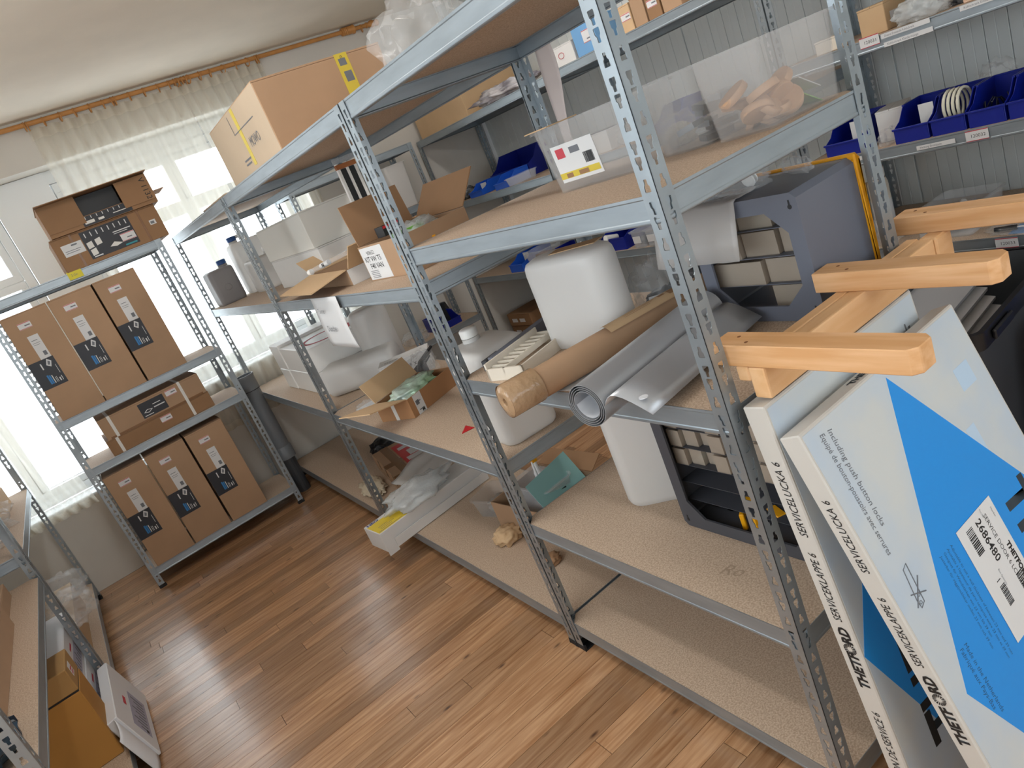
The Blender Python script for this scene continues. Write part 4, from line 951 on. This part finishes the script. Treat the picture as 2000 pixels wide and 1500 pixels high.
tc2 = MB().grid(lambda u, v: (.26*u, .002*math.sin(u*3), .24*v), 2, 2).build('teal_card', teal_p, None, solid=.0015); tc2.matrix_world = Matrix.Translation((.30, .345, zt+.03)) @ Matrix.Rotation(.25,4,'Z') @ Matrix.Rotation(-.5,4,'X'); tag(tc2, 'teal card leaning in the cardboard tray beside the clear bin', 'card')
blob('crumpled_paper', 'crumpled brown paper lying on the bottom shelf beside the post', (.14,.16,.07), (.245, .68-.02, zt), 107, kraft_l, cat='paper') if False else None
blob('crumpled_paper', 'crumpled brown wrapping paper on the bottom shelf behind the post', (.13,.13,.06), (.19, .62, zt), 107, kraft_l, cat='paper', rz=.4)
blob('crumpled_paper', 'small brown paper lump under the edge of the second near shelf', (.09,.07,.04), (.17, .30, zt), 109, kraft_in, cat='paper')
# paper strip hanging from the near unit top at the back
ps = MB().grid(lambda u, v: (.004*math.sin(v*6)-.02*v*v, .06*(u-.5)*(1+.35*math.sin(v*5)), -.32*v), 5, 14).build('paper_strip', mat('pinkish_paper', '#cbbfbb', .8), None, smooth=2, solid=.0006)
ps.location = (.60, -.10, 1.80); tag(ps, 'torn paper strip hanging from the back corner of the top shelf', 'paper')
# grey pipe behind the narrow unit
pp = thing('drain_pipe', 'grey plastic drain pipe with sockets beside the narrow shelving unit', 'pipe', (-.064, 2.93, .0))
MB().lathe([(.052,.30),(.052,.80)], 28, None, True, False).build('pipe', pvc, pp, smooth=True)
MB().lathe([(.0525,.76),(.0585,.762),(.0585,.845),(.062,.848),(.062,.862),(.055,.862),(.055,.70)], 28, None, False, True).build('socket', pvc, pp, smooth=True)
MB().lathe([(.048,.25),(.0575,.252),(.0575,.335),(.0525,.34)], 28, None, True, False).build('end_cap', pvc, pp, smooth=True)
MB().lathe([(.0588,.758),(.0588,.7615)], 28, None, False, False).build('seal', rubber, pp)
MB().lathe([(.042,0),(.042,.2505)], 16).build('stand', char_pl, pp)

# ------------------------------------------------------------------ panel-wall units (open side towards -x)
RZM = -PI/2
def wbin(label, yhi, wd, z, d_=.22, h_=.12, x=1.935, m=blue_pl, **k): return blue_bin(label, wd, d_, h_, (x, yhi, z), RZM, m, **k)
FX = FR((1.9185, 0, 0), (0,-1,0), (0,0,1))      # writing on the front beams: x = -y world, y = z
def beam_tag(label, yv, z, num):
    o = thing('number_tag', label, 'tag', (1.9195, yv, z), 0, 'number tags on the panel-wall beams')
    F = FR((0,0,0),(0,-1,0),(0,0,1)); MB().prism([(0,0),(.073,0),(.073,.037),(0,.037)], 0, .001, F).build('card', paper, o)
    lines(o, F, [(0,.034,.073,.003)], ink_r, .001, 'red_border'); lines(o, F, [(0,0,.073,.0022)], ink_r, .001, 'red_border'); text(o, num, .0165, F, ink, .015, .012, .0011)
beam_tag('white number tag reading 120031 on the upper right beam', -.205, 1.372, '120031')
beam_tag('white number tag reading 120032 on the beam under the blue bins', -.50, .959, '120032')
beam_tag('white number tag reading 120033 on the lower right beam', -.535, .558, '120033')
def strip(label, y0, ln, z, body):
    o = thing('text_strip', label, 'label', (1.9195, y0, z), 0, 'printed strips on the panel-wall beams'); F = FR((0,0,0),(0,-1,0),(0,0,1))
    MB().prism([(0,0),(ln,0),(ln,.016),(0,.016)], 0, .0007, F).build('strip', paper, o); text(o, body, .0105, F, ink_g, .012, .0045, .0008, sx=(ln-.03)/(len(body)*.0058) if len(body)*.0058 > ln-.03 else 1)
strip('upper printed strip right of tag 120031', -.285, .17, 1.383, 'Diverse Ersatzteile Kühlschrank')
strip('lower printed strip below tag 120031 edge', -.29, .17, 1.353, 'Kühlschrank Kleiderstange')
strip('printed strip at the top right corner of the beam', -.55, .15, 1.383, 'Kühlschrank Ersatzteile')
strip('printed strip left of tag 120032', -.33, .135, .966, 'Heizung Ersatzteile')
strip('printed strip under the single blue bin, left of the light post', -.05, .08, .974, 'Heizung Tru')
zt = 1.0002
wbin('single blue bin with a clear bag, left of the light post', .035, .15, zt, card=True)
blob('parts_bag', 'tiny clear bag lying in the single blue bin left of the post', (.05,.05,.04), (2.03, -.03, zt+.004), 201, bag_pl)
wbin('blue bin with a white card, first right of the light post', -.25, .125, zt, card=True)
b_ = wbin('blue bin holding white cable coils, second right of the light post', -.385, .115, zt)
for k in range(4):
    MB().path([(.05+.016*k-.02, .10+.055*math.cos(a*PI/9), .075+.055*math.sin(a*PI/9)) for a in range(18)], .0055, 6, closed=True).build('cable_coil', cable_w, b_, smooth=2)
b_ = wbin('blue bin with thin black cables, third right of the light post', -.51, .115, zt)
for k in range(3): MB().path([(.03+.02*k+.012*math.cos(a*.9), .04+.012*a, .05+.02*math.sin(a*1.3+k)) for a in range(10)], .002, 5).build('cable', blk_pl, b_)
wbin('blue bin at the right picture edge on the tagged beam shelf', -.635, .14, zt, card=True)
blob('parts_bag', 'clear bag rising behind the cable coil bin', (.12,.14,.17), (2.22, -.50, zt), 203, bag_pl)
c = carton('white_box', 'opened white cardboard box behind the light post on the bin shelf', (.16,.1,.12), (2.05, -.24, zt), .3, wcarton); c['group'] = 'white boxes right wall'
blob('parts_bag', 'long clear bag on the bin shelf left of the first blue bin', (.12,.07,.06), (2.0, -.195, zt), 205, bag_pl)
zt = 1.4002
c = carton('small_carton', 'small brown carton with white label on the upper right shelf', (.15,.1,.10), (2.0, -.27, zt), 0, kraft_l); lines(c, front(.15,.1,.1), [(.03,.02,.09,.04)], paper, .0006, 'label')
bwp = blob('bubble_pack', 'bubble wrapped packet at the front of the upper right shelf', (.14,.18,.085), (1.99, -.40, zt), 207, bubble, rz=.1)
blob('parts_bag', 'clear bag with dark parts on the upper right shelf', (.16,.2,.13), (2.08, -.50, zt), 209, bag_pl, contents=1)
o = blob('x','',(.1,.1,.05),None,211,dark_stuff,parent=[o for o in COL.objects if o.get('label') == 'clear bag with dark parts on the upper right shelf'][0]); o.name = 'dark_parts'
c = carton('small_carton', 'pinkish small carton at the top right corner of the upper shelf', (.14,.12,.09), (1.97, -.66, zt), 0, mat('pink_carton', '#d9b9a2', .8))
c = carton('open_box', 'small cream box with an open lid seen above the felt disc bin', (.10,.1,.05), (1.97, -.11, zt), .2, beige_pl)
c = carton('small_carton', 'low brown carton behind the clear bins on the near shelf', (.14,.16,.06), (1.96, .15, zt-.0), 0, kraft)
c.location = (1.96, .16, 1.3002)
zt = .6002
for k, yv in enumerate((.065, -.035)):
    o = thing('plastic_bottle', ('left of two white plastic bottles under the bin shelf', 'right of two white plastic bottles under the bin shelf')[k], 'bottle', (2.12, yv, zt), 0, 'white bottles under the bin shelf')
    MB().lathe([(.036,0),(.04,.005),(.04,.22),(.034,.24),(.02,.245)], 20).build('body', beige_pl, o, smooth=True); MB().lathe([(.032,.2455),(.034,.25),(.034,.285),(.03,.288)], 20).build('cap', hdpe_w, o, smooth=True); MB().lathe([(.0404,.05),(.0404,.15)], 20, None, False, False).build('label', paper, o)
blob('parts_bag', 'clear bag with white boxes in front of the two white bottles', (.16,.22,.10), (2.0, -.06, zt), 213, bag_pl)
cb = clear_bin('clear bin with white papers behind the rear wooden arm', .30, .22, .10, (2.1, -.34, zt), 0, clear_pl)
o = blob('x','',(.2,.16,.09),None,215,paper,parent=cb); o.name = 'papers'; o.location = (0,0,.006)
tl = thing('hand_tool', 'metal rod tool with black handle in a clear bag on the lower right shelf', 'tool', (1.96, -.52, zt+.014), -.35)
MB().path([(0,0,0),(.035,-.06,.0)], .009, 8).build('handle', blk_pl, tl, smooth=True); MB().path([(.035,-.06,0),(.08,-.17,.004),(.09,-.3,.006)], .003, 6).build('rod', hdpe_w, tl, smooth=True)
blob('parts_bag', 'flat clear bag with blue print on the lower right shelf', (.14,.24,.02), (1.99, -.60, zt), 217, bag_pl)
bp2 = MB().box(0,.10,0,.05,0,.001).build('blue_card', ink_b); bp2.location = (1.94,-.62,zt+.0); tag(bp2, 'light blue card at the front of the lower right shelf', 'card')
wbin('dark blue bin at the right edge of the lower right shelf', -.70, .16, zt, card=False)
# middle unit of the panel wall
zt = 1.8002
for k, (y0, wd, m_) in enumerate(((.83,.075,kraft_l),(.745,.08,kraft),(.655,.085,kraft_d),(.56,.11,kraft))):
    c = carton('small_carton', ('first', 'second', 'third', 'fourth')[k]+' small brown carton in the row on the middle panel-wall unit top', (.2, wd, .12+.01*k), (1.935, y0-wd+.08, zt), 0, m_, 'small cartons on top of the panel-wall unit')
    if k in (0, 2): tagcard(c, left(.2,wd,.12), .01, .05, min(.06,wd-.015), .032)
c = carton('blue_carton', 'light blue carton on top of the middle panel-wall unit', (.2,.17,.15), (1.935, 1.10, zt), 0, mat('blue_carton', '#6d9ecb', .6)); l_ = tagcard(c, left(.2,.17,.15), .075, .05, .07, .06)
c = carton('white_box', 'white box with a bow drawing beside the light blue carton', (.2,.14,.10), (1.935, 1.29, zt), .15, wcarton); c['group'] = 'white boxes right wall'
b_ = MB(); F = left(.2,.14,.1); b_.path([tuple(F @ Vector((.05+.02*math.cos(a*PI/6), .05+.015*math.sin(a*PI/6), .001))) for a in range(12)], .0015, 5, closed=True); b_.build('bow_print', ink_r, c)
zt = 1.3002
wbin('blue bin seen through the gap left of the clear metal-pieces bin', .90, .14, zt)
blob('parts_bag', 'clear bag behind the label bin on the panel-wall shelf', (.14,.2,.10), (2.02, 1.15, zt), 221, bag_pl)
c = carton('white_box', 'open white box with black insert behind the label bin', (.16,.2,.11), (1.98, 1.30, zt), .1, wcarton); MB().box(.03,.13,.03,.17,.1105,.115).build('black_insert', blk_pl, c); c['group'] = 'white boxes right wall'
zt = .7402
b_ = blue_bin('dark blue bin with a white pump part and yellow label', .22, .28, .16, (1.94, 1.62, zt), RZM, blue_pl); MB().lathe([(.02,0),(.02,.09)], 16, Matrix.Translation((.07,.08,.06)) @ Matrix.Rotation(1.3,4,'X')).build('pump_part', hdpe_w, b_, smooth=True); MB().box(.03,.1,-.006,-.0045,.01,.05).build('yellow_label', yel_pl, b_)
for k, yv in enumerate((1.28, 1.165)):
    c = clear_bin(('left','right')[k]+' of two small lidded clear boxes with labels on the panel-wall shelf', .10, .15, .09, (2.0, yv, zt), PI/2, clear_pl, taper=.95); MB().box(-.052,.052,-.078,.078,.0965,.1).build('lid', clear_pl, c)
    MB().box(-.03,.03,.0755,.0765,.03,.07).build('label', paper, c) if True else None
    o = blob('x','',(.07,.11,.05),None,230+k,ink_g,parent=c,sub=2); o.name = 'small_parts'; o.location = (0,0,.006)
# far unit of the panel wall
zt = 1.8002
c = carton('large_carton', 'big plain brown carton on top of the far corner unit', (.52,.72,.26), (1.95, 2.50, zt), 0, kraft_l)
blob('printed_bags', 'heap of printed clear bags on top of the far corner unit', (.30,.62,.09), (2.03, 2.10, zt), 241, mat('printed_bag', '#d8d4d6', .2, 0, 0, 9, '#8d8791', alpha=.75, bump=.7, bscale=16), amp=.5)
zt = 1.2802
blue_bin('large dark blue bin on the far corner unit', .50, .30, .19, (2.17, 2.86, zt), RZM, blue_pl, card=False)
b_ = blue_bin('small bright blue bin in front of the large dark blue bin', .17, .2, .085, (1.94, 2.50, zt), RZM, blue_pl2)
clear_bin('small clear tray in front of the large dark blue bin', .12, .2, .05, (2.0, 2.24, zt), PI/2, clear_pl, name='tray', cat='tray')
b_ = blue_bin('bright blue bin with price card at the left of the large bin', .18, .2, .08, (1.94, 2.86, zt), RZM, blue_pl2, card=True)
blob('tap_parts', 'chrome and black fittings lying at the far left of the blue bins', (.12,.22,.09), (2.04, 3.02, zt), 245, mat('chrome_mix', '#8d9094', .25, .6, 0, 14, '#1d1e20'), cat='parts')
zt = .6802
b_ = blue_bin('blue bin with a white card on the lower far corner shelf', .17, .3, .12, (1.945, 2.72, zt), RZM, blue_pl2, card=True)
cb = clear_bin('clear tub with a small brown box on the lower far corner shelf', .2, .22, .12, (2.06, 2.40, zt), 0, clear_pl, taper=.8)
MB().box(-.05,.03,-.05,.04,.006,.09).build('brown_box', kraft_d, cb)
blue_bin('dark blue bin behind the clear tub on the lower far corner shelf', .24, .25, .10, (1.945, 2.24, zt), RZM, blue_pl)
o = thing('white_tape_roll', 'white cylinder with a grey symbol beside the metal post', 'roll', (1.99, 1.83, zt)); MB().lathe([(.035,0),(.04,.004),(.04,.15),(.035,.154)], 20).build('body', hdpe_w, o, smooth=True); MB().box(-.0412,-.0404,-.012,.012,.07,.11).build('symbol', ink_g, o)
zt = .1202
for k, z in enumerate((0, .105)):
    c = carton('small_carton', ('lower','upper')[k]+' of two stacked brown cartons on the dark bottom shelf', (.3,.3,.10), (2.0, 2.82-.02*k, zt+z), .05*k, kraft_d); lines(c, left(.3,.3,.1), [(.05,.03,.07,.03),(.15,.03,.07,.03)], paper, .0006, 'label')
# far wall unit
zt = .5002
blue_bin('dark blue bin on the low far-wall shelf behind the white jerrycan', .2, .22, .1, (1.30, 2.90, zt), 0, blue_pl)
blob('parts_bag', 'clear bags beside the dark blue bin on the low far-wall shelf', (.22,.2,.09), (1.14, 3.0, zt), 251, bag_pl)
o = thing('black_funnel', 'black cone shaped cover standing on the low far-wall shelf', 'cover', (1.50, 3.12, zt)); MB().lathe([(.07,0),(.065,.02),(.035,.15),(.02,.155)], 4).build('cone', blk_pl, o)
o = carton('yellow_packet', 'small yellow packet with black print on the low far-wall shelf', (.10,.05,.07), (1.36, 3.13, zt), .2, yel_pl); lines(o, front(.1,.05,.07), [(.03,.02,.05,.03)], ink, .0006, 'print')
pl_ = thing('white_panel', 'translucent white plastic panel leaning at the far wall with a red and black case', 'panel', (1.02, 3.0, 1.0)) if False else None
tu = clear_bin('tall translucent white tub on the upper far-wall shelf', .17, .2, .30, (1.50, 3.02, 1.4002), 0, hdpe, taper=.85)
rc = thing('tool_case', 'small black case with a red top edge on the upper far-wall shelf', 'case', (1.27, 2.90, 1.4002), .1)
MB().box(0,.10,0,.08,0,.06).build('body', blk_pl, rc, bevel=.004); MB().box(0,.10,0,.08,.0605,.072).build('red_lid', red_pl, rc, bevel=.003)
# ------------------------------------------------------------------ dark tote, grey sheets and blue crate at the right edge
tt = thing('dark_tote', 'large dark grey plastic tote standing on the floor behind the leaning cartons', 'tote', (1.16, -.80, 0), .08)
W, D, H = .68, .36, .58
MB().loops([rrect(W/2*.93, D/2*.9, .03, 4, 0, W/2, D/2), rrect(W/2, D/2, .035, 4, H, W/2, D/2), rrect(W/2-.004, D/2-.004, .033, 4, H, W/2, D/2), rrect(W/2*.93-.004, D/2*.9-.004, .028, 4, .006, W/2, D/2)]).build('body', char_pl, tt, smooth=True)
MB().loops([rrect(W/2+.002, D/2+.002, .036, 4, H-.05, W/2, D/2), rrect(W/2+.016, D/2+.016, .042, 4, H-.05, W/2, D/2), rrect(W/2+.016, D/2+.016, .042, 4, H+.004, W/2, D/2), rrect(W/2-.0, D/2-.0, .034, 4, H+.004, W/2, D/2)], False, False).build('rim', blk_pl, tt, smooth=True)
MB().box(.06,.2,-.03,-.018,H-.04,H-.01).build('handle', blk_pl, tt, bevel=.004)
for k in range(4):
    o = MB().box(0,.42,0,.30,0,.012).build('grey_sheet', mat('grey_sheet_m', '#a6a6a8', .5)); o.matrix_world = Matrix.Translation((1.24+.02*k, -.70+.03*k, .44+.025*k)) @ Matrix.Rotation(.12,4,'Z') @ Matrix.Rotation(.18,4,'X')
    tag(o, ('lowest','second lowest','second highest','topmost')[k]+' grey plastic sheet piled in the dark tote', 'sheet', 'grey sheets in the dark tote')
cr = thing('blue_crate', 'ribbed blue plastic crate standing on the floor at the right edge', 'crate', (1.80, -.86, 0), .05) if False else thing('blue_crate', 'ribbed blue plastic crate standing on the floor at the right edge', 'crate', (1.42, -1.06, .0), .10)
MB().box(.0,.34,0,.18,0,.50).build('body', blue_pl2, cr, bevel=.006)
for k in range(6): MB().box(-.012,0,.012+.028*k,.026+.028*k,.03,.47).build('rib', blue_pl, cr, bevel=.003)
for k in range(9): MB().box(.015+.036*k,.033+.036*k,-.012,0,.03,.47).build('rib', blue_pl, cr, bevel=.003)
# ------------------------------------------------------------------ left row: boxes in and before it
def gthing(name, label, cat, s, d, z, rot=0, group=None): return thing(name, label, cat, gp(s, d, z), ga+rot, group)
def gcarton(label, s, d, z, size, m=kraft, rot=0, name='flat_carton', group='cartons in the left row'):
    c = carton(name, label, size, gp(s, d, z), ga+rot, m, group, top=True); return c
# local x runs away from the camera, local y runs behind the front
c = gcarton('flat brown carton with red tape at the lower left, on the near shelf', 1.98, .10, .7002, (.36,.34,.06), kraft)
MB().box(.10,.26,-.001,.0,.0,.06).build('red_tape', orange_tape, c) if False else MB().box(.05,.32,.16,.175,.0602,.0608).build('red_tape', orange_tape, c)
c = gcarton('long flat brown carton with red print and stickers, nearest at the lower left', 2.78, .08, .7002, (.78,.36,.085), kraft)
for a in (.5, .6): lines(c, FR((0,0,.0851),(1,0,0),(0,1,0)), [(a,.05,.03,.04)], paper, .0002, 'sticker')
MB().box(.4,.8,.2,.215,.0853,.0859).build('red_tape', orange_tape, c)

blob('dark_bag', 'dark blue crumpled plastic bag at the lower left corner on the near board', (.26,.30,.16), (-1.47, .20, .7003), 281, mat('dark_blue_bag', '#1d2a3c', .2, 0, 0, 12, '#3f5566'), amp=.4)
c = gcarton('pale brown box on the far left shelf beside the clear bags', .62, .08, .8102, (.40,.34,.10), kraft_l, name='carton')
blob('clear_bag', 'shiny clear bags with papers on the far left shelf', (.34,.34,.16), gp(.85,.2,.8102), 261, bag_pl, amp=.5)
blob('clear_bag', 'clear bag with pale contents at the near end of the far left shelf', (.3,.3,.12), gp(1.2,.2,.8102), 263, bag_pl, amp=.5)
# stack on the lower boards and on the floor before them
c = thing('ochre_carton', 'tall ochre carton with black seam standing under the lower left board', 'box', (-1.80, 1.035, .1202), 0)
MB().box(0,.445,0,.20,0,.295).build('body', kraft_o, c, bevel=.003)
MB().box(0,.445,0,.20,.301,.39).build('lid', mat('cardboard_ochre_lid', '#a9834f', .8, 0, .06, 5), c, bevel=.003)
MB().box(.002,.443,.002,.198,.2945,.3015).build('seam', blk_pl, c)
s_ = MB().box(.4452,.446,.06,.11,.33,.375).build('red_sticker', paper, c); lines(s_, FR((.4461,.06,.33),(0,1,0),(0,0,1)), [(.006,.006,.038,.006),(.006,.02,.038,.008)], ink_r, .0001)
def wht(label, loc, size, tilty=0, rz=0):
    # print faces +x; length along y
    M = Matrix.Translation(loc) @ Matrix.Rotation(rz, 4, 'Z') @ Matrix.Rotation(tilty, 4, 'Y')
    t = thing('white_product_box', label, 'box', M=M, group='white product boxes at the left row'); d_, l_, h_ = size
    MB().box(-d_,0,0,l_,0,h_).build('body', mat('white_gloss_carton', '#dcdde0', .45), t, bevel=.003)
    TF = FR((0,0,0),(0,1,0),(0,0,1))
    p_ = decal(t, 'lilac_print_panel', mat('lilac_print', '#a3a3b6', .5), TF, l_*.56, h_*.42, x=l_*.16, y=h_*.14)
    lines(p_, TF, [(l_*(.2+.055*k), h_*.2, l_*.02, h_*(.18+.12*(k%3)/2)) for k in range(9)], ink_g, .0009)
    lines(t, TF, [(l_*.40, h_*.66, l_*.13, h_*.07)], ink_r, .0008, 'logo_print'); lines(t, TF, [(l_*.18, h_*.2, l_*.04, h_*.06)], ink, .0012, 'symbol_print')
    return t
wht('uppermost of three white product boxes with lilac print, behind the ochre carton', (-1.395, 1.262, .2805), (.24,.62,.16))
wht('middle one of the white product boxes with lilac print, under the uppermost', (-1.392, 1.26, .1202), (.26,.60,.158))
t = wht('white product box with a torn open flap leaning on the floor in the aisle', (-1.272, 1.06, .012), (.045,.52,.235), -.20, .02)
MB().grid(lambda u, v: (-.01-.02*v+.012*math.sin(v*PI), -.085*v, .235*u*(1-.15*v)+.01*math.sin(v*5)), 10, 6).build('torn_flap', MATS['white_gloss_carton'], t, smooth=2, solid=.0015)
c = carton('low_carton', 'low brown carton on the left bottom board under the crumpled clear bags', (.34, .80, .16), (-1.76, 2.02, .1202), .026, kraft_l)
blob('clear_bag', 'crumpled clear bag over the low brown carton, next to the far post', (.26,.38,.13), (-1.47, 2.60, .282), 273, bag_pl, amp=.5, rz=.3)
blob('clear_bag', 'crumpled clear bag hanging over the low brown carton towards the aisle', (.24,.38,.13), (-1.42, 2.20, .282), 275, bag_pl, amp=.5)
# mark on the left post and pencil writing
mk = text(None, 'Ex Ex', .028, FR(gp(1.552, -.001, .80), (-gd[0]*0-0, -0, 1) if False else (0,0,-1), (-gu[0],-gu[1],0)), ink, 0, -.008, .0008); mk.name = 'marker_writing'; tag(mk, 'black marker writing on the lower left post', 'writing')
